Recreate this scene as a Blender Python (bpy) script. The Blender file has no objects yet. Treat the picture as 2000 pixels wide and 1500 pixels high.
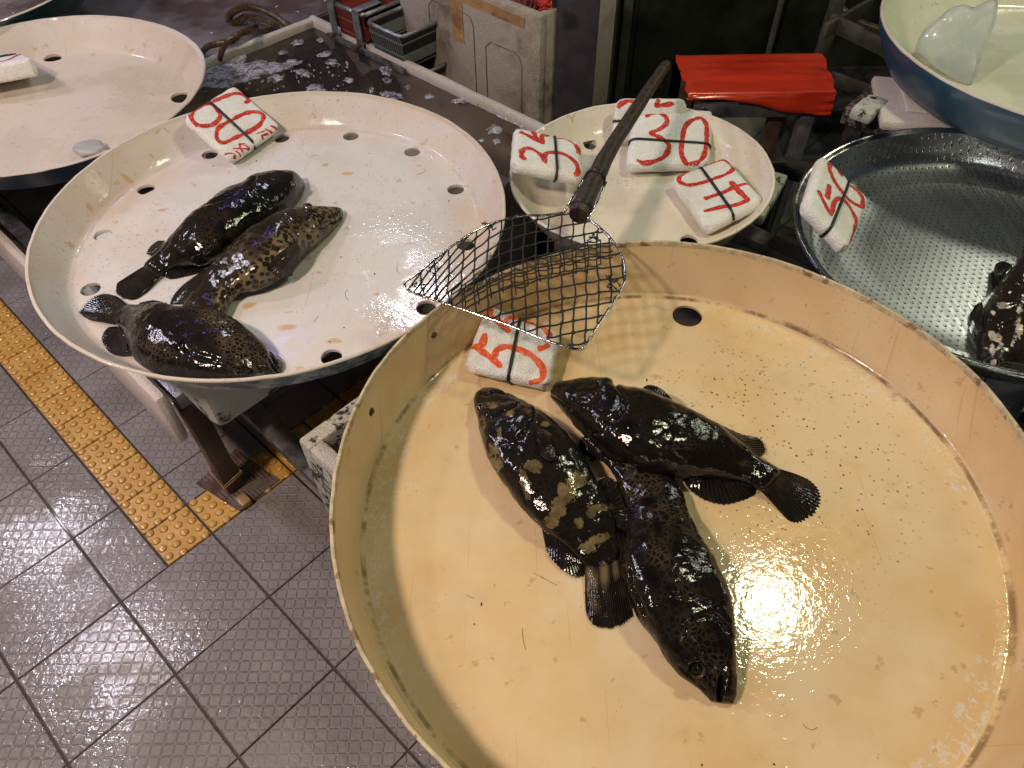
import bpy, bmesh, math, random
from mathutils import Vector, Matrix, noise as mnoise
from mathutils.bvhtree import BVHTree
random.seed(7)
S = bpy.context.scene
R = math.radians
# ------------------------------------------------------------------ camera
H = 1.65813
FPX = 1423.8                      # focal length in pixels of a 2000 px wide frame
cr = Vector((0.99989, -0.0111, -0.0095)); cf = Vector((0.0, 0.6488, -0.7610))
cf.normalize(); cr = (cr - cf * cr.dot(cf)).normalized(); cu = cr.cross(cf)
CAM = Vector((0, 0, H))
cd = bpy.data.cameras.new('camera'); cam = bpy.data.objects.new('camera', cd)
S.collection.objects.link(cam)
cam.matrix_world = Matrix(((cr.x, cu.x, -cf.x, 0), (cr.y, cu.y, -cf.y, 0), (cr.z, cu.z, -cf.z, H), (0, 0, 0, 1)))
cd.sensor_width = 36; cd.lens = FPX / 2000 * 36; cd.clip_start = .02; cd.clip_end = 200
S.camera = cam
# ------------------------------------------------------------------ world, lamps, exposure
W = bpy.data.worlds.new('World'); S.world = W; W.use_nodes = True
bg = W.node_tree.nodes['Background']
bg.inputs[0].default_value = (.55, .6, .75, 1); bg.inputs[1].default_value = .016
def lamp(name, loc, power, col, r):
    l = bpy.data.lights.new(name, 'POINT'); l.energy = power; l.color = col; l.shadow_soft_size = r
    o = bpy.data.objects.new(name, l); o.location = loc; S.collection.objects.link(o); return o
# market lamps hanging above the stalls, read off their light, plus unseen added ones
lamp('market_or_added_lamp', (-1.3, .15, 2.5), 152, (1, .79, .67), .11)
lamp('market_or_added_lamp', (.99, 1.25, 2.42), 46, (.98, 1, .66), .11)
lamp('market_or_added_lamp', (.7, -1.3, 2.6), 7, (.90, .98, .92), .15)
lamp('market_or_added_lamp', (-2.2, 1.45, 2.4), 48, (.92, .86, 1), .10)
lamp('market_or_added_lamp', (-2.95, 2.3, 2.4), 52, (.90, .87, 1), .10)
lamp('market_or_added_lamp', (-.62, 3.1, 2.3), 26, (.80, .84, 1), .10)
lamp('market_or_added_lamp', (-2.8, 5.0, 2.4), 85, (.86, .84, 1), .12)
lamp('market_or_added_lamp', (2.5, 2.75, 2.3), 24, (.95, 1, .78), .14)  # unseen lamp added to give the steel colander floor its sheen
for x_, c_ in ((-1.6, (1, .9, .75)), (.9, (.9, 1, .85)), (3.2, (1, .95, .8))): lamp('market_or_added_lamp', (x_, -6.2, 2.35), 36, c_, .16)   # unseen lamps added behind the camera for streaks in the colander wall
lamp('market_or_added_lamp', (3.3, 1.7, 1.15), 16, (.93, 1, .86), .13)  # unseen lamp added on the right to brighten the colander wall
lamp('neon_lamp', (-1.25, 2.75, 2.3), 5, (.34, .22, 1), .04)
S.view_settings.view_transform = 'Standard'; S.view_settings.look = 'None'
S.view_settings.exposure = .05; S.view_settings.gamma = 1
# ------------------------------------------------------------------ geometry helpers
def ray(px, py):
    return (cf + cr * ((px - 1000) / FPX) - cu * ((py - 750) / FPX)).normalized()
def at(px, py, z):
    """the point at height z under an image position: sizes and places were measured from the photograph"""
    d = ray(px, py); return CAM + d * ((z - H) / d.z)
def on(px, py, P, n):
    d = ray(px, py); return CAM + d * ((P - CAM).dot(n) / d.dot(n))
def proj(p):
    d = p - CAM; z = d.dot(cf); return (1000 + FPX * d.dot(cr) / z, 750 - FPX * d.dot(cu) / z)
A3 = Vector((.7237, -.6902, 0)); B3 = Vector((.6902, .7237, 0)); T0 = Vector((-.9439, .7459, 0)); TS = .25
def tile(i, j, z=0): return T0 + A3 * (i * TS) + B3 * (j * TS) + Vector((0, 0, z))
def ns(p, s, seed=0): return mnoise.noise(Vector((p[0] * s + seed * 7.3, p[1] * s - seed * 3.1, p[2] * s + seed)))
def sst(a, b, x):
    t = min(1, max(0, (x - a) / (b - a))) if a != b else float(x > a); return t * t * (3 - 2 * t)
def crom(pts, n):
    """smooth resampling of a list of tuples"""
    m = len(pts); out = []
    for k in range(n):
        t = k / (n - 1) * (m - 1); i = min(int(t), m - 2); f = t - i
        p = [pts[max(0, min(m - 1, i + q))] for q in (-1, 0, 1, 2)]
        out.append(tuple(.5 * (2 * b + (c - a) * f + (2 * a - 5 * b + 4 * c - d) * f * f + (3 * b - a - 3 * c + d) * f ** 3) for a, b, c, d in zip(*p)))
    return out
def tag(o, label=None, cat=None, group=None, kind=None):
    for k, v in (('label', label), ('category', cat), ('group', group), ('kind', kind)):
        if v: o[k] = v
    return o
ORG = {}
def link(o, parent=None):
    S.collection.objects.link(o)
    if parent: o.parent = parent
    return o
def empty(name, loc, label, cat, group=None):
    o = bpy.data.objects.new(name, None); o.empty_display_size = .05; link(o); o.location = loc; ORG[o] = Vector(loc)
    return tag(o, label, cat, group)
def mk(name, V, F, m, parent=None, org=None, smooth=True, sharp=None, mi=None):
    """one mesh object from world-space vertices; children keep their root's origin"""
    if parent is not None: base = ORG[parent]
    else:
        base = Vector(org) if org is not None else Vector((sum(v[0] for v in V) / len(V), sum(v[1] for v in V) / len(V), min(v[2] for v in V)))
    me = bpy.data.meshes.new(name); me.from_pydata([tuple(Vector(v) - base) for v in V], [], F); me.update()
    o = bpy.data.objects.new(name, me); link(o, parent)
    if parent is None: o.location = base
    ORG[o] = base
    for q in (m if isinstance(m, (list, tuple)) else [m]): me.materials.append(q)
    if mi: me.polygons.foreach_set('material_index', mi)
    me.polygons.foreach_set('use_smooth', [smooth] * len(me.polygons))
    if smooth and sharp: me.set_sharp_from_angle(angle=R(sharp))
    return o
class MB:
    """collects shapes that make one part"""
    def __init__(s): s.V = []; s.F = []; s.M = []
    def add(s, V, F, mi=0):
        n = len(s.V); s.V += [Vector(v) for v in V]; s.F += [tuple(i + n for i in f) for f in F]; s.M += [mi] * len(F)
    def tube(s, pts, r, k=8, cap=True, mi=0, closed=False):
        pts = [Vector(p) for p in pts]; n = len(pts); V = []; prev = None
        for i, p in enumerate(pts):
            if closed: t = pts[(i + 1) % n] - pts[i - 1]
            else: t = pts[min(i + 1, n - 1)] - pts[max(i - 1, 0)]
            t = t.normalized() if t.length > 1e-9 else Vector((0, 0, 1))
            if prev is None:
                x = t.cross(Vector((0, 0, 1)));  x = x if x.length > 1e-3 else t.cross(Vector((1, 0, 0)))
            else: x = prev - t * prev.dot(t)
            x.normalize(); prev = x; y = t.cross(x); rr = r(i / max(1, n - 1)) if callable(r) else r
            V += [p + (x * math.cos(2 * math.pi * q / k) + y * math.sin(2 * math.pi * q / k)) * rr for q in range(k)]
        F = [(i * k + q, i * k + (q + 1) % k, ((i + 1) % n) * k + (q + 1) % k, ((i + 1) % n) * k + q) for i in range(n if closed else n - 1) for q in range(k)]
        if cap and not closed: F += [tuple(range(k))[::-1], tuple((n - 1) * k + q for q in range(k))]
        s.add(V, F, mi)
    def box(s, c, ax, ay, hx, hy, z0, z1, bev=.003, mi=0):
        """upright box, half sizes hx, hy along ax, ay, bevelled edges"""
        c = Vector((c[0], c[1], 0)); bm = bmesh.new(); vs = []
        for z in (z0, z1):
            for sx, sy in ((-1, -1), (1, -1), (1, 1), (-1, 1)): vs.append(bm.verts.new(c + ax * (sx * hx) + ay * (sy * hy) + Vector((0, 0, z))))
        for f in ((3, 2, 1, 0), (4, 5, 6, 7), (0, 1, 5, 4), (1, 2, 6, 5), (2, 3, 7, 6), (3, 0, 4, 7)): bm.faces.new([vs[i] for i in f])
        bmesh.ops.recalc_face_normals(bm, faces=bm.faces)
        if bev: bmesh.ops.bevel(bm, geom=bm.edges[:], offset=bev, segments=2, affect='EDGES', profile=.5)
        bm.verts.index_update(); s.add([v.co.copy() for v in bm.verts], [tuple(v.index for v in f.verts) for f in bm.faces], mi); bm.free()
    def bar(s, p, q, w, h, bev=.002, mi=0, up=Vector((0, 0, 1))):
        """rectangular bar between two points (any direction)"""
        p, q = Vector(p), Vector(q); t = (q - p).normalized(); x = t.cross(up)
        if x.length < 1e-3: x = t.cross(Vector((1, 0, 0)))
        x.normalize(); y = x.cross(t); bm = bmesh.new(); vs = []
        for e in (p, q):
            for sx, sy in ((-1, -1), (1, -1), (1, 1), (-1, 1)): vs.append(bm.verts.new(e + x * (sx * w / 2) + y * (sy * h / 2)))
        for f in ((3, 2, 1, 0), (4, 5, 6, 7), (0, 1, 5, 4), (1, 2, 6, 5), (2, 3, 7, 6), (3, 0, 4, 7)): bm.faces.new([vs[i] for i in f])
        bmesh.ops.recalc_face_normals(bm, faces=bm.faces)
        if bev: bmesh.ops.bevel(bm, geom=bm.edges[:], offset=bev, segments=2, affect='EDGES', profile=.5)
        bm.verts.index_update(); s.add([v.co.copy() for v in bm.verts], [tuple(v.index for v in f.verts) for f in bm.faces], mi); bm.free()
    def ball(s, c, rx, ry=None, rz=None, n=10, mi=0):
        ry = ry or rx; rz = rz or rx; V = []; F = []; c = Vector(c)
        for i in range(n + 1):
            a = math.pi * i / n
            for j in range(2 * n): V.append(c + Vector((rx * math.sin(a) * math.cos(math.pi * j / n), ry * math.sin(a) * math.sin(math.pi * j / n), rz * math.cos(a))))
        for i in range(n):
            for j in range(2 * n): F.append((i * 2 * n + j, (i + 1) * 2 * n + j, (i + 1) * 2 * n + (j + 1) % (2 * n), i * 2 * n + (j + 1) % (2 * n)))
        s.add(V, F, mi)
    def build(s, name, m, parent=None, org=None, smooth=True, sharp=35):
        return mk(name, s.V, s.F, m, parent, org, smooth, sharp, s.M if isinstance(m, (list, tuple)) else None)
# ------------------------------------------------------------------ material helpers
class X:
    """a float or vector socket with arithmetic"""
    def __init__(s, g, so): s.g = g; s.so = so
    def _m(s, op, *a): return s.g.math(op, s, *a)
    def __add__(s, o): return s._m('ADD', o)
    def __sub__(s, o): return s._m('SUBTRACT', o)
    def __rsub__(s, o): return s.g.math('SUBTRACT', o, s)
    def __mul__(s, o): return s._m('MULTIPLY', o)
    __rmul__ = __mul__; __radd__ = __add__
class G:
    def __init__(g, name):
        g.m = bpy.data.materials.new(name); g.m.use_nodes = True; g.nt = g.m.node_tree; g.n = g.nt.nodes; g.l = g.nt.links
        g.p = g.n['Principled BSDF']; g.out = g.n['Material Output']; g.tc = g.n.new('ShaderNodeTexCoord')
        g.obj = X(g, g.tc.outputs['Object'])
    def put(g, so, v):
        if isinstance(v, X): g.l.new(v.so, so)
        elif v is not None:
            if isinstance(v, (tuple, list)) and len(v) == 3 and so.type == 'RGBA': v = (*v, 1)
            so.default_value = v
    def math(g, op, *a):
        n = g.n.new('ShaderNodeMath'); n.operation = op
        for i, v in enumerate(a): g.put(n.inputs[i], v)
        return X(g, n.outputs[0])
    def ramp(g, x, a, b, lo=0, hi=1):
        n = g.n.new('ShaderNodeMapRange'); n.interpolation_type = 'SMOOTHSTEP'
        for i, v in enumerate((x, a, b, lo, hi)): g.put(n.inputs[i], v)
        return X(g, n.outputs[0])
    def noise(g, s, det=3, rough=.55, v=None, dist=0):
        n = g.n.new('ShaderNodeTexNoise'); g.put(n.inputs['Vector'], v or g.obj); n.inputs['Scale'].default_value = s; n.inputs['Detail'].default_value = det
        n.inputs['Roughness'].default_value = rough; n.inputs['Distortion'].default_value = dist; return X(g, n.outputs[0])
    def voro(g, s, feature='F1', v=None, out=0, rnd=1):
        n = g.n.new('ShaderNodeTexVoronoi'); n.feature = feature; g.put(n.inputs['Vector'], v or g.obj); n.inputs['Scale'].default_value = s
        n.inputs['Randomness'].default_value = rnd; return X(g, n.outputs[out])
    def sep(g, v=None):
        n = g.n.new('ShaderNodeSeparateXYZ'); g.put(n.inputs[0], v or g.obj); return [X(g, o) for o in n.outputs]
    def comb(g, x, y, z):
        n = g.n.new('ShaderNodeCombineXYZ')
        for i, v in enumerate((x, y, z)): g.put(n.inputs[i], v)
        return X(g, n.outputs[0])
    def mapp(g, scale=(1, 1, 1), rot=(0, 0, 0), loc=(0, 0, 0), v=None):
        n = g.n.new('ShaderNodeMapping'); g.put(n.inputs[0], v or g.obj); n.inputs['Scale'].default_value = scale; n.inputs['Rotation'].default_value = rot
        n.inputs['Location'].default_value = loc; return X(g, n.outputs[0])
    def mix(g, f, a, b):
        n = g.n.new('ShaderNodeMix'); n.data_type = 'RGBA'; g.put(n.inputs['Factor'], f); g.put(n.inputs['A'], a) if False else None
        g.put(n.inputs[6], a); g.put(n.inputs[7], b); return X(g, n.outputs[2])
    def attr(g, name):
        n = g.n.new('ShaderNodeAttribute'); n.attribute_name = name; return X(g, n.outputs['Fac'])
    def bump(g, h, dist=.001, strength=1, nrm=None):
        n = g.n.new('ShaderNodeBump'); n.inputs['Strength'].default_value = strength; n.inputs['Distance'].default_value = dist
        g.put(n.inputs['Height'], h)
        if nrm: g.put(n.inputs['Normal'], nrm)
        return X(g, n.outputs[0])
    def fin(g, col=None, rough=None, nrm=None, metal=None, coat=None, coat_r=.05, ior=None, spec=None, coat_n=None, sss=None):
        P = g.p.inputs
        g.put(P['Base Color'], col); g.put(P['Roughness'], rough); g.put(P['Metallic'], metal)
        if nrm: g.put(P['Normal'], nrm)
        if coat is not None: g.put(P['Coat Weight'], coat); g.put(P['Coat Roughness'], coat_r)
        if coat_n: g.put(P['Coat Normal'], coat_n)
        if spec is not None: g.put(P['Specular IOR Level'], spec)
        if sss: P['Subsurface Weight'].default_value = sss[0]; P['Subsurface Radius'].default_value = sss[1]; P['Subsurface Scale'].default_value = sss[2]
        return g.m
def simple(name, col, rough=.5, metal=0, var=.25, sc=18, bump=.0006, dirt=None, dsc=9, dth=(.52, .66), coat=None):
    """paint / plastic / metal with tone variation, optional dirt patches and fine bumps"""
    g = G(name); n = g.noise(sc, 5); c = g.mix(g.ramp(n, .3, .7), tuple(v * (1 - var) for v in col), tuple(min(1, v * (1 + var)) for v in col))
    if dirt: c = g.mix(g.ramp(g.noise(dsc, 8, .65), dth[0], dth[1]), c, dirt)
    return g.fin(c, g.ramp(g.noise(sc * 2, 4), .3, .7, max(.03, rough - .12), min(1, rough + .12)), g.bump(g.noise(sc * 8, 5), bump), metal, coat)
# ------------------------------------------------------------------ materials
def tray_mat(name, col, stain, specks=.0, wet=.5, scr=.5, seed=0., Rf=None, flake=0, puddle=None, spots=()):
    g = G(name); p = g.mapp(loc=(seed, seed * .7, 0)); big = g.noise(3.2, 4, .6, p); mid = g.noise(14, 5, .6, p)
    c = g.mix(g.ramp(big, .38, .68), col, stain); c = g.mix(g.ramp(mid, .55, .8) * .35, c, tuple(v * .72 for v in stain))
    # hair-fine scratches in a few directions
    for a, s_ in ((.4, 1), (1.3, 2), (2.4, 3)):
        w = g.noise(1, 2, .5, g.mapp((160, 2.2, 3), (0, 0, a), (s_ * 3.1, s_, 0)))
        c = g.mix(g.ramp(w, .70, .76) * (.22 * scr), c, (.16, .13, .09))
    sp = g.voro(95, v=p); msk = g.ramp(g.noise(5.5, 2, .5, g.mapp(loc=(4 + seed, 2, 1))), .40, .54)
    dens = g.ramp(g.voro(95, v=p, out=1), .2, 1) if False else g.noise(60, 2, .5, p)
    if flake:
        x, y, z = g.sep(); ddx = x - .22; ddy = y - .14; msk = g.ramp(g.math('SQRT', ddx * ddx + ddy * ddy), .36, .08) * g.ramp(g.noise(9, 3), .32, .55) + g.ramp(g.noise(5, 2), .5, .7) * .15
    dots = g.ramp(sp, .24, .15) * msk * g.ramp(dens, .44, .50)
    c = g.mix(dots * specks, c, (.06, .04, .03))
    rust = g.ramp(g.noise(26, 4, .7, g.mapp(loc=(9, seed, 3))), .63, .67)
    c = g.mix(rust * .5, c, (.42, .24, .09))
    if Rf:
        x, y, z = g.sep(); rr = g.math('SQRT', x * x + y * y); wob = (g.noise(20, 4, .6, p) - .5) * .014
        dirt = g.ramp(rr, Rf - .009, Rf - .005) * g.ramp(rr, Rf + .001, Rf - .002) * g.ramp(g.noise(24, 5, .7), .38, .6)
        c = g.mix(dirt * (.85 if flake else .18), c, (.16, .10, .045))
        halo = g.ramp(rr + wob * 2, Rf - .11, Rf - .02) * g.ramp(g.noise(4, 3), .35, .65); c = g.mix(halo * .36, c, (.50, .28, .11))
        if flake:
            fl = g.ramp(rr, Rf - .060, Rf - .035) * g.ramp(rr, Rf - .006, Rf - .014) * g.ramp(g.noise(75, 8, .78, p), .53, .545) * g.ramp(g.noise(7, 3, .5, p), .44, .54)
            c = g.mix(fl * flake, c, (.64, .62, .55))
        lipd = g.ramp(z, .11, .135) * g.ramp(g.noise(50, 6, .7), .5, .6); c = g.mix(lipd * .4, c, (.25, .15, .07))
    wt = g.ramp(g.noise(4.5, 5, .65, g.mapp(loc=(seed + 2, 5, 0))), .42, .60)
    if puddle:
        ddx = x - puddle[0]; ddy = y - puddle[1]; wt = g.math('MAXIMUM', wt, g.ramp(g.math('SQRT', ddx * ddx + ddy * ddy) + (g.noise(16, 4, .6) - .5) * .20, puddle[2], puddle[2] * .75))
    if spots:
        nn = (g.noise(70, 4, .6) - .5); n2_ = (g.noise(45, 3, .6, g.mapp(loc=(7, 3, 1))) - .5)
        for sx, sy, sr, el in spots:
            ax = (x - sx) * (1 / el) + nn * .022; ay = (y - sy) + n2_ * .016
            c = g.mix(g.ramp(g.math('SQRT', ax * ax + ay * ay), sr, sr * .45) * .75, c, (.50, .31, .13))
    rip = g.noise(84, 3, .5, g.mapp((1, 1, 1), (0, 0, .5)), .6)
    rip2 = g.noise(260, 2, .5)
    nb = g.bump(g.noise(130, 4, .6), .00035)
    cn = g.bump(rip * .8 + rip2 * .2, .0008 * wet)
    return g.fin(c, .5, nb, None, g.ramp(wt, 0, 1, .07, 1.0) * (1 - g.ramp(g.sep()[0], -.22, -.32) * g.ramp(g.sep()[2], .012, .03) * .85), g.ramp(wt, 0, 1, .25, .022), coat_n=cn, spec=.08)
def paint_mat(name, col, worn, amt=.5):
    g = G(name); n = g.noise(26, 8, .7, g.mapp((1, 1, .35))); c = g.mix(g.ramp(n, amt, amt + .1), col, worn)
    c = g.mix(g.ramp(g.noise(7, 5), .5, .8) * .5, c, tuple(v * .45 for v in col))
    return g.fin(c, .4, g.bump(n, .0008), None, .3, .2)
def foam_mat(name, col=(.80, .79, .76), dirt=None, dth=(.60, .72), dsc=8, stain=(.62, .52, .36), st=.4):
    """expanded polystyrene: bead cells, yellowing, mould"""
    g = G(name); v = g.voro(210); vd = g.voro(210, 'DISTANCE_TO_EDGE')
    c = g.mix(g.ramp(g.noise(9, 5, .6), .45, .75) * st, col, stain)
    c = g.mix(g.ramp(vd, .0, .10, .30, 0) * g.ramp(g.noise(30, 3), .42, .62), c, (.40, .36, .28))
    if dirt: c = g.mix(g.ramp(g.noise(dsc, 9, .72), dth[0], dth[1]), c, dirt)
    return g.fin(c, .62, g.bump(g.ramp(vd, 0, .3) * .6 + g.noise(45, 4) * .9, .0022), sss=(.25, (.01, .009, .008), 1))
M = {}
def spot_at(px, py, z, c): p = at(px, py, z); return (p.x - c[0], p.y - c[1])
SPOTS = [(*spot_at(px, py, z, (-.5114, 1.3332)), r, e) for px, py, z, r, e in ((635, 322, .627, .011, 1), (680, 339, .627, .009, 2.2), (779, 352, .627, .008, 1), (243, 338, .66, .010, 1.3), (172, 398, .66, .010, .8), (126, 459, .67, .009, .8), (268, 459, .627, .006, .6), (488, 597, .627, .012, 1.5), (621, 531, .627, .006, 1), (737, 575, .627, .009, 1), (651, 666, .627, .010, 2), (317, 410, .627, .007, 1.8), (600, 505, .627, .010, 1.2), (720, 300, .627, .006, 1), (560, 640, .627, .012, 1.8))]
M['tray_big'] = tray_mat('yellowed fibreglass', (.70, .55, .335), (.66, .46, .22), 1.0, .8, 1.0, 1.3, .517, .8, (.138, -.19, .165))
M['tray_white'] = tray_mat('white fibreglass', (.60, .572, .552), (.60, .555, .50), .35, .7, .9, 3.7, .45, 0, None, SPOTS)
M['tray_cream'] = tray_mat('cream fibreglass', (.58, .51, .44), (.56, .47, .37), .3, .5, .7, 6.1)
M['tray_bowl'] = tray_mat('cream bowl plastic', (.70, .65, .56), (.68, .60, .48), .4, .4, .4, 8.8)
M['tub_in'] = tray_mat('cream tub lining', (.68, .68, .56), (.66, .64, .48), .2, .3, .3, 2.2)
M['blue_worn'] = paint_mat('worn blue paint', (.05, .16, .27), (.50, .55, .58), .44)
M['blue'] = paint_mat('dark blue paint', (.018, .060, .105), (.05, .11, .15), .62)
M['teal'] = paint_mat('dark teal paint', (.014, .055, .065), (.12, .17, .16), .66)
M['tan_out'] = paint_mat('raw fibreglass', (.42, .33, .18), (.55, .47, .33), .5)
M['lip_tan'] = simple('chipped tan lip', (.50, .40, .25), .5, 0, .25, 60, .0008, (.22, .13, .06), 30, (.54, .62))
M['foam'] = foam_mat('white foam')
M['foam_sign'] = foam_mat('sign foam', (.83, .82, .79), (.45, .36, .22), (.70, .82), 14, (.72, .63, .46), .35)
M['foam_pink'] = foam_mat('pinkish foam', (.74, .66, .60), (.30, .22, .16), (.66, .8), 10)
M['foam_mould'] = foam_mat('mouldy foam', (.64, .66, .62), (.035, .045, .02), (.61, .67), 9)
M['foam_dirty'] = foam_mat('black speckled foam', (.55, .54, .50), (.022, .02, .018), (.52, .57), 22)
M['foam_brown'] = foam_mat('brown stained foam', (.37, .32, .27), (.09, .06, .035), (.50, .72), 4, (.25, .19, .13), .8)
M['steel'] = simple('grey steel', (.28, .28, .30), .38, .75, .3, 22, .0008, (.10, .07, .05), 8)
M['rust'] = simple('rusty brown steel', (.11, .065, .045), .5, .35, .4, 18, .001, (.05, .03, .02), 9)
M['darksteel'] = simple('dark steel', (.045, .042, .042), .45, .6, .4, 14, .0008, (.10, .06, .035), 9)
M['column'] = simple('violet grey paint', (.040, .035, .046), .5, 0, .2, 10, .0006, (.03, .028, .03), 6)
M['black'] = simple('black post', (.012, .012, .013), .55, 0, .3, 20)
M['cabinet'] = simple('dark olive cabinet', (.020, .022, .015), .42, .3, .5, 5, .0008, (.045, .042, .028), 3, (.5, .75))
M['edge'] = simple('weathered grey edge', (.05, .047, .036), .6, 0, .35, 14, .001, (.04, .035, .025), 7)
M['rubber'] = simple('black rubber', (.010, .010, .011), .38, 0, .2, 60, .0002)
M['wood'] = None
M['redplastic'] = simple('red plastic', (.30, .035, .022), .4, 0, .3, 30)
M['greyplastic'] = simple('grey green plastic', (.16, .19, .18), .4, 0, .3, 30)
M['hose'] = simple('brown hose', (.06, .038, .018), .28, 0, .35, 30, .0008)
M['chrome'] = simple('polished wire', (.62, .60, .58), .16, 1, .1, 60, .0001)
M['tape'] = simple('tan packing tape', (.36, .215, .10), .3, 0, .2, 16, .0005, (.2, .12, .06), 10)
M['netcord'] = simple('dark net cord', (.010, .011, .009), .75, 0, .3, 120, .0002)
M['clear'] = simple('clear tie', (.45, .44, .40), .25, 0, .1)
M['ink'] = None
def ink(name, a, b):
    g = G(name); n = g.noise(260, 4, .6); c = g.mix(g.ramp(g.noise(90, 4), .4, .65), a, b)
    c = g.mix(g.ramp(n, .57, .66) * .7, c, (.74, .50, .42)); return g.fin(c, .55, g.bump(n, .0006), spec=.2)
M['ink_red'] = ink('red marker', (.40, .018, .014), (.60, .045, .025))
M['ink_orange'] = ink('orange red marker', (.66, .075, .018), (.74, .15, .045))
def wood():
    g = G('dark wet wood'); f = g.noise(1, 6, .65, g.mapp((160, 160, 9), (0, 0, 0)))
    c = g.mix(g.ramp(f, .35, .7), (.014, .009, .006), (.060, .037, .025)); return g.fin(c, g.ramp(f, .3, .7, .35, .6), g.bump(f, .0012))
M['wood'] = wood()
def floor_tile():
    g = G('wet floor tiles'); x, y, z = g.sep(); pch = .0245
    u = g.math('ABSOLUTE', g.math('FRACT', x * (1 / pch)) - .5); v = g.math('ABSOLUTE', g.math('FRACT', y * (1 / pch)) - .5)
    u2 = g.math('ABSOLUTE', g.math('FRACT', x * (1 / pch) + .5) - .5); v2 = g.math('ABSOLUTE', g.math('FRACT', y * (1 / pch) + .5) - .5)
    da = g.ramp(u, .10, .03) * g.ramp(v2, .40, .30); db = g.ramp(v, .10, .03) * g.ramp(u2, .40, .30)
    worn = g.ramp(g.noise(2.1, 3), .45, .65, 1, .3)
    hgt = g.math('MAXIMUM', da, db) * worn
    nz = g.noise(5, 6, .6); c = g.mix(g.ramp(nz, .35, .7), (.205, .180, .176), (.285, .255, .248))
    c = g.mix(g.ramp(g.noise(1.6, 4), .5, .75) * .5, c, (.215, .172, .148))
    c = g.mix(hgt * .25, c, (.10, .075, .068))
    c = g.mix(g.ramp(g.noise(60, 5, .7), .6, .72) * .5, c, (.11, .08, .07))
    wet = g.ramp(g.noise(4.6, 5, .6, g.mapp(loc=(1, 4, 0))), .42, .56)
    n1 = g.bump(hgt, .0014); n2 = g.bump(g.noise(80, 3, .55), .0012, 1, n1); 
    return g.fin(c, g.ramp(wet, 0, 1, .5, .35), n2, None, g.ramp(wet, 0, 1, .14, .95), .055, coat_n=n2)
M['tile'] = floor_tile()
M['grout'] = simple('dark brown grout', (.035, .022, .013), .5, 0, .4, 40, .001, coat=.3)
def tactile():
    g = G('yellow tactile tile'); c = g.mix(g.ramp(g.noise(12, 5), .35, .7), (.56, .30, .055), (.68, .40, .10))
    x, y, z = g.sep(); c = g.mix(g.ramp(z, .0007, .0012) * g.ramp(z, .0036, .0022) * .7, c, (.20, .09, .02))  # dirt ring around the domes, with their shading painted into the colour
    c = g.mix(g.ramp(g.noise(40, 6, .7), .58, .72) * .6, c, (.25, .12, .04)); n = g.bump(g.noise(90, 3), .0008)
    return g.fin(c, .32, n, None, .6, .12, coat_n=n)
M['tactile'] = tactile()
def pale_tile():
    g = G('pale stall tiles'); x, y, z = g.sep(); u = g.math('ABSOLUTE', g.math('FRACT', (x * .71 + y * .70) * 5) - .5); v = g.math('ABSOLUTE', g.math('FRACT', (x * .70 - y * .71) * 5) - .5)
    ln = g.math('MAXIMUM', g.ramp(u, .475, .485), g.ramp(v, .475, .485)); c = g.mix(g.ramp(g.noise(4, 5), .3, .7), (.10, .105, .075), (.20, .20, .155))
    return g.fin(g.mix(ln * .8, c, (.04, .04, .03)), .35, g.bump(g.noise(40), .001), None, .3)
M['pale'] = pale_tile()
def steel_dish():
    """brushed, perforated stainless steel: rings of punched holes"""
    g = G('perforated steel'); x, y, z = g.sep(); 
    rr = g.math('SQRT', x * x + y * y); pit = .0165
    # hexagonal field of punched holes
    ax = x * (1 / pit); ay = y * (1 / (pit * .866)); row = g.math('FLOOR', ay); odd = g.math('FRACT', row * .5)
    fx = g.math('FRACT', ax + odd) - .5; fy = g.math('FRACT', ay) - .5
    d = g.math('SQRT', fx * fx + fy * fy * .75); hole = g.ramp(d, .165, .12) * g.math('MAXIMUM', g.ramp(rr, .374, .372), g.ramp(rr, .388, .389) * g.ramp(rr, .404, .403))
    d2 = g.math('SQRT', fx * fx + (fy - .09) * (fy - .09) * .75); lip = g.ramp(d2, .25, .17)
    br = g.noise(1, 4, .6, g.mapp((300, 5, 5), (0, 0, 1.15))); blot = g.ramp(g.noise(7, 6, .65), .45, .75)
    c = g.mix(blot * .6, (.50, .50, .51), (.27, .265, .26)); c = g.mix(hole, c, (.004, .004, .004))
    c = g.mix(g.ramp(g.noise(24, 5, .7, g.mapp(loc=(3, 3, 3))), .70, .76) * .8, c, (.75, .75, .72))
    nb = g.bump(br, .0005, .55, g.bump(lip, .0002)); met = (1 - hole) * 1
    wall = g.ramp(rr, .372, .378); return g.fin(g.mix(wall * (1 - hole), c, (.80, .80, .76)), g.ramp(br, .3, .7, .30, .44) * (1 - wall) + wall * .22, nb, met)  # paler wall colour stands in for bright reflections on the same steel
M['dish'] = steel_dish()
M['steelrim'] = simple('bright steel', (.52, .51, .48), .17, 1, .25, 9, .0004, (.26, .24, .20), 5)
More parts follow.
